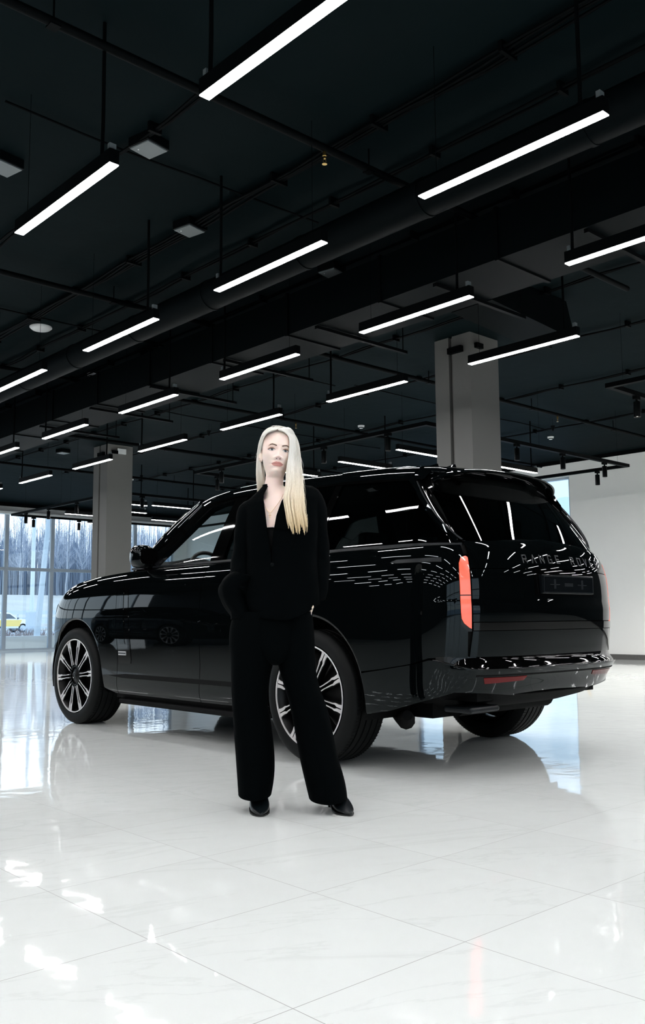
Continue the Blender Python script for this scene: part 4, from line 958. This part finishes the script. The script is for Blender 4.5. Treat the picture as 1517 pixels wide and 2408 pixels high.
def head_pt(th, z):   # th = 0 faces the viewer (-y)
    a, f, b, p = HT(z); c, s = np.cos(th), np.sin(th)
    x = a*np.sign(s)*np.abs(s)**(2/p); yf = np.sign(c)*np.abs(c)**(2/p); y = np.where(c >= 0, -f*yf, -b*yf)
    w_ = np.clip(c*3, 0, 1)
    return np.stack([x, y-face_bump(x, z)*w_, z], -1)
def face_xz(x, z):    # point on the face for a given x (front half)
    a, f, b, p = HT(z); s = np.clip(np.abs(x)/a, 0, .999)**(p/2); c = np.sqrt(np.maximum(1-s*s, 0))
    y = -f*np.abs(c)**(2/p); w_ = np.clip(c*3, 0, 1)
    return np.stack([x, y-face_bump(x, z)*w_, z], -1)
HM = Matrix.Translation((-.0345, .022, 1.5475))@Matrix.Scale(1.06,4)@Matrix.Rotation(math.radians(6.0),4,'Y')@Matrix.Rotation(math.radians(6),4,'Z')@Matrix.Rotation(math.radians(-3),4,'X')
def hp(P): return [tuple(HM@Vector(p)) for p in P]
# body surface below the neck
TT = smooth_table([(.70,.110,.075,.08),(.80,.140,.085,.09),(.90,.140,.085,.09),(1.0,.128,.080,.085),(1.08,.128,.088,.085),(1.16,.130,.098,.082),(1.24,.142,.118,.088),(1.30,.150,.122,.092),(1.36,.155,.108,.092),(1.405,.158,.090,.085),(1.435,.130,.074,.078),(1.455,.090,.063,.072),(1.472,.060,.055,.066),(1.487,.050,.048,.060),(1.50,.0465,.045,.058),(1.535,.047,.044,.058)])
nth = 96; thh = np.linspace(-PI, PI, nth, endpoint=False)
rings = []
for z in np.concatenate([np.linspace(.70,1.38,40), np.linspace(1.39,1.492,24)]):
    a, f, b = TT(z); k = np.clip((z-1.40)/.09, 0, 1); cx = -.041*k; cy = .024*k
    clav = .004*np.exp(-.5*((z-1.452)/.006)**2)
    rings.append([(cx+(a-.006*(z<1.47))*math.sin(t), cy-(f if math.cos(t) > 0 else b)*math.cos(t)-(clav*math.exp(-((abs(t)-.75)/.35)**2) if math.cos(t) > 0 else 0), z-.006*(.9<z<1.47)+.034*math.sin(t)*float(np.clip((z-1.36)/.10,0,1))*float(np.clip((1.495-z)/.03,0,1))) for t in thh])
hz = np.concatenate([np.linspace(-.045,-.006,12), np.linspace(-.004,.19,150), np.linspace(.193,.2213,16)])
for z in hz:
    rings.append(hp(head_pt(thh, np.full(nth, z))))
NJ = 64
RR = np.array([[tuple(p) for p in r] for r in rings])
for it in range(14):
    R2 = RR.copy()
    for i in range(NJ-7, NJ+8): R2[i] = (RR[i-1]+2*RR[i]+RR[i+1])/4
    RR = R2
body = MB().loft([list(map(tuple, r)) for r in RR])
# legs, arms and hands of the same body
def limb(pts, rs): body.tube(pts, rs, 16)
limb([(-.09,.02,.82),(-.15,.015,.50),(-.135,.02,.28),(-.125,.06,.12)], [.075,.050,.045,.032]); limb([(.07,.02,.82),(.11,.0,.50),(.155,.0,.28),(.215,.0,.12)], [.075,.050,.045,.032])
limb([(-.135,.012,1.40),(-.168,.025,1.27),(-.182,.045,1.14),(-.196,.015,1.045),(-.200,.02,.985)], [.040,.036,.032,.028,.022])
limb([(.13,.012,1.41),(.158,.025,1.29),(.170,.045,1.16),(.166,.015,1.05),(.154,-.02,.975)], [.040,.036,.032,.028,.022])
def hand(wx, wy, wz, sgn):      # palm and five fingers reaching down into the pocket
    d = Vector((-.20*sgn, -.02, -1)).normalized(); lat = Vector((.12*sgn, -1, .08)).normalized(); w0 = Vector((wx, wy, wz))
    nrm = d.cross(lat); ringsh = []
    for t, hw, ht in ((0,.024,.017),(.03,.032,.015),(.07,.038,.014),(.092,.036,.012)):
        c = w0+d*t; ringsh.append([tuple(c+lat*hw*math.cos(q)+nrm*ht*math.sin(q)) for q in np.linspace(0,2*PI,14,endpoint=False)])
    body.loft(ringsh)
    for k, L in enumerate((.068,.076,.070,.056)):
        b0 = w0+d*.085+lat*(.027-.018*k); cur = nrm*(-.25*sgn)
        body.tube([b0, b0+d*L*.45+cur*.010, b0+d*L*.78+cur*.035, b0+d*L*.95+cur*.060], [.0088,.0082,.0072,.0055], 8)
    b0 = w0+d*.028+lat*.028; body.tube([b0, b0+lat*.022+d*.018, b0+lat*.030+d*.045, b0+lat*.030+d*.064], [.011,.0105,.009,.006], 8)
hand(-.200,.020,.985,-1); hand(.143,-.016,.985,1)
# ears
for s in (1,-1):
    E = []
    for t in np.linspace(0, 1, 12):
        z = .062+.058*t; w_ = .011*math.sin(PI*min(t*1.02+.02,1))**.6+.003
        c = (s*(.0500 if s > 0 else .0665), .012+.012*t, z); E.append([(c[0]+s*(.004+(.002 if s > 0 else .014)*math.sin(PI*t)**.5)*max(math.cos(q),-.2), c[1]+w_*math.sin(q)+.004*max(math.cos(q),0), z) for q in np.linspace(0,2*PI,10,endpoint=False)])
    body.loft([hp(r) for r in E])
body.build('body', 'skin', woman, 60)
def fpatch(name, poly, m, off, parent=woman, du=.003, dz=.0015):
    v, f, be = clipgrid(poly, du, dz); P = face_xz(v[:,0], v[:,1]); P[:,1] -= off
    return MB().add(hp(P), f).build(name, m, parent, 60)
ell = lambda cx, cz, a, b, n=20: [(cx+a*math.cos(q), cz+b*math.sin(q)) for q in np.linspace(0,2*PI,n,endpoint=False)]
fpatch('upper_lip', [(-.0272,.0412),(-.018,.0450),(-.010,.0485),(-.005,.0500),(0,.0488),(.005,.0500),(.010,.0485),(.018,.0450),(.0272,.0412),(.012,.0393),(0,.0388),(-.012,.0393)], 'lips', .0005)
fpatch('lower_lip', [(-.0272,.0412),(-.012,.0388),(0,.0383),(.012,.0388),(.0272,.0412),(.020,.0325),(.012,.0282),(0,.0268),(-.012,.0282),(-.020,.0325)], 'lips', .0005)
fpatch('mouth_line', [(-.0275,.0416),(-.012,.0397),(0,.0391),(.012,.0397),(.0275,.0416),(.012,.0385),(0,.0380),(-.012,.0385)], 'nostril', .0007)
for s in (1,-1):
    X = lambda p: [(s*x, z) for x, z in p]
    fpatch('eyebrow', X([(.0105,.1195),(.0120,.1235),(.022,.1268),(.033,.1295),(.041,.1270),(.049,.1190),(.043,.1215),(.034,.1240),(.024,.1222),(.015,.1190)]), 'brow', .0010)
    fpatch('eyeshadow', X([(.0150,.104),(.019,.1100),(.028,.1150),(.038,.1148),(.047,.1105),(.0500,.1050),(.040,.1100),(.030,.1110),(.020,.1070)]), 'shadow_makeup', .0004)
    fpatch('eye', X([(.0155,.1025),(.021,.1066),(.029,.1090),(.037,.1084),(.044,.1050),(.0455,.1035),(.039,.1006),(.030,.0994),(.021,.1000)]), 'eye_white', .0006)
    fpatch('iris', X([(.0243,.1045),(.0255,.1082),(.030,.1091),(.0345,.1087),(.0364,.1045),(.0350,.1008),(.0305,.0994),(.0262,.1002)]), 'iris', .0010)
    fpatch('pupil', [(s*.0304+.0024*math.cos(q), .1052+.0024*math.sin(q)) for q in np.linspace(0,2*PI,12,endpoint=False)], 'pupil', .0013)
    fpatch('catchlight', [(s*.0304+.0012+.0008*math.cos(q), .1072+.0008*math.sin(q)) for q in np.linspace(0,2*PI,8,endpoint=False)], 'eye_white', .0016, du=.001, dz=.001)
    fpatch('upper_lashes', X([(.0148,.1022),(.0205,.1072),(.029,.1108),(.038,.1104),(.046,.1062),(.0515,.1058),(.0455,.1032),(.037,.1079),(.029,.1084),(.021,.1060)]), 'lash', .0014)
    fpatch('lower_lashes', X([(.030,.0985),(.039,.0999),(.0455,.1036),(.046,.1030),(.0395,.0991),(.030,.0978),(.022,.0990),(.022,.0996)]), 'lash', .0011)
    fpatch('nostril', ell(s*.0074,.0612,.0030,.0013,12), 'nostril', .0016, du=.002, dz=.001)
ea = MB()
ea.lathe([(0,0),(.0032,.001),(0,.004)], 10, HM@Matrix.Translation((-.073,.006,.062))); ea.build('earring', 'chrome', woman)
ea = MB(); ea.lathe([(0,0),(.0026,.001),(0,.003)], 10, HM@Matrix.Translation((-.078,.008,.074))); ea.build('earring', 'gold', woman)

# ---- hair: thousands of strands laid over the skull from a centre parting
random.seed(21)
def scalp(side, s, phi, k=1.0):
    """s 0..1 front to back along the parting; phi 0 at the parting .. 1 at ear level"""
    y0 = -.070+.150*s; zt = .2225-.0*s
    # ellipsoid of the skull
    yc, zc = .008, .118; A, B, C = .0745, .100, .108
    yy = (y0-yc)/B; zz = math.sqrt(max(0, 1-yy*yy)); 
    a = phi*PI/2*1.02
    # strands drift backward as they descend at the front (frame the face)
    ydr = y0+(.030 if side > 0 else .046)*math.sin(a)*(1-s)*1.0
    yy2 = (ydr-yc)/B; r = math.sqrt(max(0.02, 1-yy2*yy2))
    return Vector((side*A*k*r*math.sin(a), yc+(ydr-yc)*k, zc+C*k*max(zz*math.cos(a)*1.0, 0)*(1-.0)*1.0))
hair = MB()
HI = HM.inverted()
ZR = [1.760,1.748,1.732,1.700,1.632,1.556,1.478,1.427,1.360,1.310]
RI = [-.018,.010,.028,.037,.031,.021,.016,.006,.014,.022]; RO = [.030,.054,.068,.081,.091,.098,.101,.102,.105,.114]
YI = [0,0,0,0,0,-.070,-.088,-.118,-.145,-.152]; YO = [0,0,0,0,0,-.008,-.062,-.108,-.132,-.140]
CL = [(random.random(), random.random(), random.random()) for _ in range(34)]
ZL = [1.758,1.749,1.731,1.700,1.640,1.560,1.482]
LI = [-.030,-.062,-.083,-.0985,-.1045,-.094,-.076]; LO = [-.052,-.080,-.098,-.112,-.121,-.124,-.119]
YL = [0,0,0,.020,.036,.042,.046]
def skull_y(x, z, off):     # depth of the slightly inflated head surface below a hair at x, z
    p = HI@Vector((x, 0, z)); c = Vector((0,.005,.10)); k = 1+off/.055; p = Vector((p.x/k, 0, c.z+(p.z-c.z)/k))
    zz = min(max(p.z, .02), .213); a = float(HT(zz)[0]); xx = max(-a*.99, min(a*.99, p.x))
    q = face_xz(np.array([xx]), np.array([zz]))[0]; q = c+(Vector(q)-c)*k; return (HM@q).y
def smooth_tube(pts, rad):
    cc = [pts[0]]+pts+[pts[-1]+(pts[-1]-pts[-2])*.5]; out = [pts[0]]
    for i in range(1, len(cc)-2):
        a, b, c, d = cc[i-1], cc[i], cc[i+1], cc[i+2]
        for t in (.33,.66,1.0): out.append(.5*((2*b)+(c-a)*t+(2*a-5*b+4*c-d)*t*t+(3*b-a-3*c+d)*t**3))
    n = len(out); hair.tube(out, [rad*(1 if i < n-5 else (n-i)/6+.1) for i in range(n)], 4, False)
def strand(side, s, rad):
    """front strands (visible from the front): from the parting over the temple and down"""
    u = random.random(); lay = random.random(); off = .0045+.007*lay
    cl = min(CL, key=lambda c: abs(c[0]-u)+.25*random.random()*abs(c[1]-lay)); u0 = u
    Z, I, O = (ZR, RI, RO) if side > 0 else (ZL, LI, LO)
    root = HM@Vector((.001*side, -.072+.06*u+.02*lay, .2120+.010*min(1,u*1.5)+.002*lay)); pts = [root]
    q0 = .5
    ztop = 1.776-.003*(1-u)
    for k in range(len(Z)):
        if side > 0 and k >= 5: u = u0+(cl[0]-u0)*min(.62, .16*(k-4))
        w_ = u
        x = I[k]+(O[k]-I[k])*w_+random.uniform(-.0010,.0010); z = Z[k]+(.016 if k == 0 else .013 if k == 1 else .010 if k == 2 else .005 if k == 3 else 0)*u
        if side > 0: y = skull_y(x, z, off) if k < 5 else YI[k]+(YO[k]-YI[k])*u
        else: y = skull_y(x, z, off) if k < 3 else YL[k]
        if side > 0 and k >= 2: y += .055*lay*u*(1 if k < 6 else .3)
        if side < 0 and k >= 3: y += .045*lay
        if k >= 5: x += random.uniform(-.0015,.0015); y += random.uniform(-.002,.002)-.012*(cl[1]-.5)*(k-4)*.3
        pts.append(Vector((x, y-(.008*lay if k >= 5 else 0), z)))
    if side > 0:
        ze = 1.246+.012*abs(u-.7)+.045*cl[2]**2+.014*random.random()+.06*random.random()**6; u = u0+(cl[0]-u0)*.86
        pts.append(Vector((.030+.086*u+.006*(cl[1]-.5)+random.uniform(-.0012,.0012), pts[-1].y+.002-.006*cl[1], ze)))
    else: pts[-1].z = 1.470+.02*random.random()
    smooth_tube(pts, rad)
def back_strand(side, rad):
    s_ = random.uniform(.35,1); k = 1.02+.06*random.random(); pts = [HM@scalp(side, s_, q, k) for q in np.linspace(0,1,7)]
    e = pts[-1]; pts += [Vector((e.x*.98, e.y+.01, 1.60)), Vector((e.x*.95, .07+.02*random.random(), 1.53)), Vector((e.x*.9, .085, 1.46))]
    smooth_tube(pts, rad)
for i in range(900): strand(1, 0, random.uniform(.0008,.0015))
for i in range(560): strand(-1, 0, random.uniform(.0008,.0014))
for i in range(420): back_strand(random.choice((1,-1)), random.uniform(.0010,.0017))
# flyaway hairs
for i in range(34):
    sd = random.choice((1,-1)); pts = [HM@scalp(sd, random.uniform(.1,.9), q, 1.09+.10*math.sin(q*PI)*random.random()+.03*q) for q in np.linspace(.02,random.uniform(.5,.95),6)]
    pts.append(pts[-1]+Vector((sd*random.uniform(0,.02), 0, -random.uniform(.03,.10)))); smooth_tube(pts, .00032)
for i in range(26):
    z0 = random.uniform(1.30,1.60); x0 = float(np.interp(z0,[1.28,1.45,1.6],[.112,.101,.092])); yy = float(np.interp(z0,[1.28,1.43,1.55],[-.14,-.10,-.02])); smooth_tube([Vector((x0-.004,yy,z0+.05)),Vector((x0+random.uniform(.0,.010),yy-.005,z0)),Vector((x0+random.uniform(-.002,.014),yy-.006,z0-.05))], .00035)
hair.build('hair', 'hair', woman, 60)
# cap under the strands: rear three quarters of the skull
cap = []
for z in np.linspace(.06, .2195, 26):
    lim = np.interp(z, [.06,.10,.15,.19,.2195], [1.75,1.62,1.30,.95,.0]); T = np.linspace(lim, 2*PI-lim, 40)
    P = head_pt(T, np.full(40, z)); c0 = np.array([0,.008,.11]); P = c0+(P-c0)*1.035; cap.append(hp(P))
MB().loft(cap, caps=False, closed=False).build('hair_cap', 'hair', woman, 60)

# ---- blazer
JT = smooth_table([(.845,.158,.136,.134),(.90,.166,.136,.132),(.98,.176,.130,.126),(1.06,.176,.122,.118),(1.14,.168,.116,.110),(1.22,.170,.126,.110),(1.30,.176,.134,.112),(1.36,.182,.126,.112),(1.40,.186,.112,.106),(1.43,.184,.098,.098),(1.45,.170,.086,.092),(1.468,.140,.076,.084),(1.482,.108,.067,.076),(1.495,.082,.060,.070),(1.505,.066,.056,.066)])
def JF(u, z):    # u = angle, 0 at the front
    a, f, b = JT(z); s, c = np.sin(u), np.cos(u); k = np.clip((z-1.42)/.08, 0, 1)
    fold = .0035*np.sin(u*5+z*21)*np.clip((1.25-z)/.3,0,1)+.002*np.sin(z*44+u*3)*np.clip((1.15-z)/.2,0,1)
    sq = 1+.10*np.clip((1.40-z)/.1,0,1)*(np.sin(2*u)**2)*.5
    slope = .034*np.sin(u)*np.clip((z-1.36)/.10, 0, 1)*np.clip((1.508-z)/.045, 0, 1)
    return np.stack([(a+fold)*s*sq-.022*k, -(np.where(c > 0, f, b)+fold)*c*sq+.010*k, z+slope], -1)
def ang(x, z): a = float(JT(z)[0]); k = min(max((z-1.42)/.08,0),1); return math.asin(max(-.99, min(.99, (x+.022*k)/a)))
vl = [(-.068,1.502),(-.086,1.455),(-.081,1.39),(-.068,1.29),(-.056,1.20),(-.048,1.125)]
vr = [(.030,1.502),(.016,1.45),(-.002,1.41),(-.026,1.34),(-.040,1.26),(-.046,1.18)]
hem = lambda t: .862+(.078 if t > 0 else .03)*math.sin(t)**2
poly = [(-PI,hem(PI))]+[(t,hem(t)) for t in np.linspace(-PI,PI,50)[1:-1]]+[(PI,hem(PI)),(PI,1.503)]+[(t,1.503) for t in np.linspace(PI,ang(.030,1.502),12)[1:-1]]+[(ang(x,z),z) for x,z in vr]+[(ang(x,z),z) for x,z in vl[::-1]]+[(t,1.503) for t in np.linspace(ang(-.068,1.502),-PI,12)[1:-1]]+[(-PI,1.503)]
blz = patch('blazer', poly, JF, 'suit', woman, du=.07, dz=.012, thick=.004)
def sleeve(pts, rs, cuff):
    P = [Vector(p) for p in pts]; rr = []
    n = 26; ts = np.linspace(0, 1, n); Sx = [Spl(np.linspace(0,1,len(P)), [p[i] for p in P]) for i in range(3)]; Sr = Spl(np.linspace(0,1,len(P)), rs); up = Vector((0,-1,0)); out = []
    for t in ts:
        c = Vector([float(s_(t)) for s_ in Sx]); d = Vector([float(s_(min(t+.02,1))-s_(max(t-.02,0))) for s_ in Sx]).normalized()
        a = (up-d*up.dot(d)).normalized(); b = d.cross(a); r = float(Sr(t))
        out.append([tuple(c+a*(r*1.08*math.cos(q))*(1+.05*math.sin(9*t*3+2*q))+b*r*math.sin(q)*(1+.04*math.sin(t*31+q))) for q in np.linspace(0,2*PI,22,endpoint=False)])
    return out
sl = MB()
sl.loft(sleeve([(-.095,.010,1.405),(-.148,.012,1.372),(-.168,.025,1.27),(-.182,.045,1.14),(-.196,.0,1.045),(-.206,-.045,.985)], [.026,.060,.058,.060,.056,.046], 0))
sl.loft(sleeve([(.085,.010,1.452),(.138,.012,1.430),(.158,.025,1.29),(.170,.045,1.16),(.166,.022,1.05),(.162,.0,.958)], [.026,.061,.060,.059,.057,.042], 0))
sl.build('sleeves', 'suit', blz, 70)
# jacket skirt swept back over the pocketed hand, left of the photo
sk = []
for t in np.linspace(0,1,14):
    z = 1.075-.215*t; x = -.178-.055*math.sin(PI*min(t*1.15,1)**.8)*1.0; sk.append([(x+.062*math.cos(q)*(1+.1*math.sin(6*q+t*5)), -.005+.085*math.sin(q)*(1+.06*math.sin(t*9)), z+.012*math.sin(q*2)) for q in np.linspace(0,2*PI,20,endpoint=False)])
MB().loft(sk).build('bunched_hem', 'suit', blz, 70)
lz = lambda pts: [(ang(x,z), z) for x, z in pts]
patch('lapel', lz([(-.070,1.500),(-.088,1.455),(-.083,1.39),(-.070,1.29),(-.058,1.20),(-.050,1.13),(-.085,1.22),(-.118,1.33),(-.132,1.392),(-.108,1.402),(-.128,1.425),(-.110,1.470),(-.092,1.497)]), JF, 'suit_satin', blz, du=.05, dz=.012, offset=.007, thick=.007)
patch('lapel', lz([(.032,1.500),(.018,1.45),(.000,1.41),(-.024,1.34),(-.038,1.26),(-.045,1.17),(-.005,1.24),(.045,1.33),(.075,1.392),(.052,1.402),(.072,1.425),(.062,1.470),(.050,1.497)]), JF, 'suit_satin', blz, du=.05, dz=.012, offset=.007, thick=.007)
patch('pocket_flap', lz([(.055,1.052),(.060,1.005),(.085,.990),(.125,.985),(.140,1.030),(.110,1.044)]), JF, 'suit_satin', blz, du=.05, dz=.012, offset=.006, thick=.006)
patch('pocket_flap', lz([(-.165,1.085),(-.16,1.03),(-.120,1.028),(-.108,1.075)]), JF, 'suit_satin', blz, du=.05, dz=.012, offset=.006, thick=.006)
MB().lathe([(0,0),(.009,0),(.009,.003),(0,.005)], 14, Matrix.Translation((-.046,-.130,1.115))@Matrix.Rotation(PI/2,4,'X')).build('button', 'suit_satin', blz)
MB().tube([(.022,.0,1.480),(.005,.062,1.505),(-.035,.078,1.505),(-.075,.062,1.490),(-.100,.02,1.462),(-.104,-.012,1.448)], [.009,.012,.013,.013,.012,.009], 8).build('collar', 'suit', blz, 60)
# dark top in the neckline
TP = lambda u, z: np.stack([(TT(z)[0]+.006)*np.sin(u), -(TT(z)[1]+.006)*np.cos(u), z], -1)
patch('camisole', [(-.62,1.05),(.40,1.05),(.40,1.262),(-.16,1.280),(-.25,1.286),(-.45,1.286),(-.62,1.262)], TP, 'top_black', woman, du=.06, dz=.02)
# necklace with a small cross
def chest(x, z): a, f, b = TT(z); k = min(max((z-1.40)/.09,0),1); s = max(-.98,min(.98,(x+.041*k)/float(a))); return (x, -float(f)*math.sqrt(1-s*s)+.024*k-.003, z)
nk = MB(); nk.tube([chest(x, z) for x, z in ((-.083,1.405),(-.078,1.385),(-.070,1.372),(-.062,1.362),(-.056,1.355),(-.049,1.360),(-.035,1.378),(-.018,1.402),(-.004,1.425),(.006,1.45))], .0009, 5).build('necklace', 'gold', woman)
nk = MB(); c0 = chest(-.056,1.352); nk.tube([c0, chest(-.056,1.331)], .0011, 5).tube([chest(-.0625,1.344), chest(-.0495,1.344)], .0011, 5).build('cross_pendant', 'gold', woman)

# ---- trousers
tr = MB()
def leg(outer, inner, yc, yd, zs):
    so = Spl([z for z,_ in sorted(outer)], [x for _,x in sorted(outer)]); si = Spl([z for z,_ in sorted(inner)], [x for _,x in sorted(inner)])
    sy = Spl([p[0] for p in yc], [p[1] for p in yc]); sd = Spl([p[0] for p in yd], [p[1] for p in yd]); out = []
    for z in zs:
        a, b = float(so(z)), float(si(z)); c, r = (a+b)/2, abs(a-b)/2; y, d = float(sy(z)), float(sd(z)); ring = []
        for q in np.linspace(0,2*PI,36,endpoint=False):
            w = 1+.025*math.sin(3*q+z*9)*(1 if z < .6 else .4); cc, ss = math.cos(q), math.sin(q)
            crease = .012*math.exp(-((q-PI*1.5)/.22)**2)
            ring.append((c+r*math.copysign(abs(cc)**.88,cc), y+(d*math.copysign(abs(ss)**.9,ss))*w-crease, z+.010*math.sin(q)*(z < .08)))
        out.append(ring)
    return out
zs = np.concatenate([np.linspace(.075,.12,4), np.linspace(.15,.90,34)])
tr.loft(leg([(.04,-.200),(.2,-.213),(.39,-.228),(.586,-.239),(.70,-.243),(.80,-.248),(.90,-.225),(1.0,-.18)], [(.04,-.059),(.13,-.041),(.31,-.043),(.44,-.062),(.51,-.070),(.58,-.060),(.66,-.045),(.72,-.01),(.80,.005),(1.0,.0)],
   [(.04,.0),(.3,.02),(.6,.01),(.9,.01)], [(.04,.125),(.2,.118),(.4,.105),(.6,.105),(.8,.115),(.9,.118)], zs))
zs = np.concatenate([np.linspace(.060,.12,4), np.linspace(.15,.90,34)])
tr.loft(leg([(.03,.296),(.083,.292),(.146,.280),(.228,.256),(.31,.238),(.394,.222),(.45,.208),(.503,.190),(.56,.170),(.62,.158),(.735,.152),(.865,.144),(.95,.134),(1.0,.13)], [(.03,.126),(.118,.105),(.217,.082),(.29,.068),(.38,.052),(.466,.034),(.562,.006),(.66,-.020),(.72,-.02),(.80,-.01),(1.0,.0)],
   [(.03,-.035),(.3,-.02),(.6,.0),(.9,.01)], [(.03,.125),(.2,.118),(.4,.105),(.6,.105),(.8,.115),(.9,.118)], zs))
tr.loft([[(a*math.cos(q)+cx, .012+b*math.sin(q), z) for q in np.linspace(0,2*PI,36,endpoint=False)] for z, a, b, cx in ((.655,.02,.06,-.03),(.67,.06,.115,-.025),(.70,.10,.128,-.03),(.76,.17,.134,-.045),(.86,.175,.130,-.035),(.95,.15,.112,-.015),(1.05,.14,.10,0))])
tr.build('trousers', 'suit', woman, 70)
# ---- boots
def boot(tx, ty, ang_, side):
    # local: toe along -y, heel at +y; x across
    M = Matrix.Translation((tx, ty, 0))@Matrix.Rotation(ang_,4,'Z')@Matrix.Diagonal((1.2,1.05,1.12,1)); R = []
    secs = [(0.0,.004,.014,.006),(.015,.015,.020,.004),(.040,.028,.030,.004),(.070,.036,.040,.005),(.100,.038,.052,.012),(.130,.034,.068,.030),(.165,.031,.088,.052),(.200,.032,.105,.066),(.235,.030,.118,.072)]
    for y, hw, top, bot in secs:
        h = (top-bot)/2; c = (top+bot)/2; R.append([tuple(M@Vector((hw*math.copysign(abs(math.cos(q))**.8,math.cos(q)), y, c+h*math.copysign(abs(math.sin(q))**.85,math.sin(q))))) for q in np.linspace(0,2*PI,20,endpoint=False)])
    mb = MB().loft(R)
    S_ = [[tuple(M@Vector((r*math.cos(q), yc+r2*math.sin(q), z))) for q in np.linspace(0,2*PI,20,endpoint=False)] for z, r, r2, yc in ((.05,.030,.055,.165),(.08,.033,.056,.175),(.10,.034,.050,.182),(.125,.034,.044,.188))]
    mb.loft(S_)
    b = mb.build('boot', 'boot', woman, 60)
    MB().loft([[tuple(M@Vector((w_*math.cos(q), yy+w_*math.sin(q), z))) for q in np.linspace(0,2*PI,14,endpoint=False)] for z, w_, yy in ((0,.011,.215),(.03,.012,.215),(.06,.019,.212),(.075,.026,.205))]).build('heel', 'sole', b, 50)
    MB().loft([[tuple(M@Vector((sx*hw*1.02, y, max(bot-.004,.0)+dz))) for sx, dz in ((-1,0),(1,0),(1,.006),(-1,.006))] for y, hw, top, bot in secs[:6]]).build('sole', 'sole', b)
boot(-.098,-.150,math.radians(4),-1); boot(.300,-.168,math.radians(20),1)
single('door_stop', MB().tube([(9.91,6.08,.0),(9.88,6.02,.10)], .012, 8), 'brass', 'small brass rod standing on the floor behind the rear bumper, at the right', 'rod')
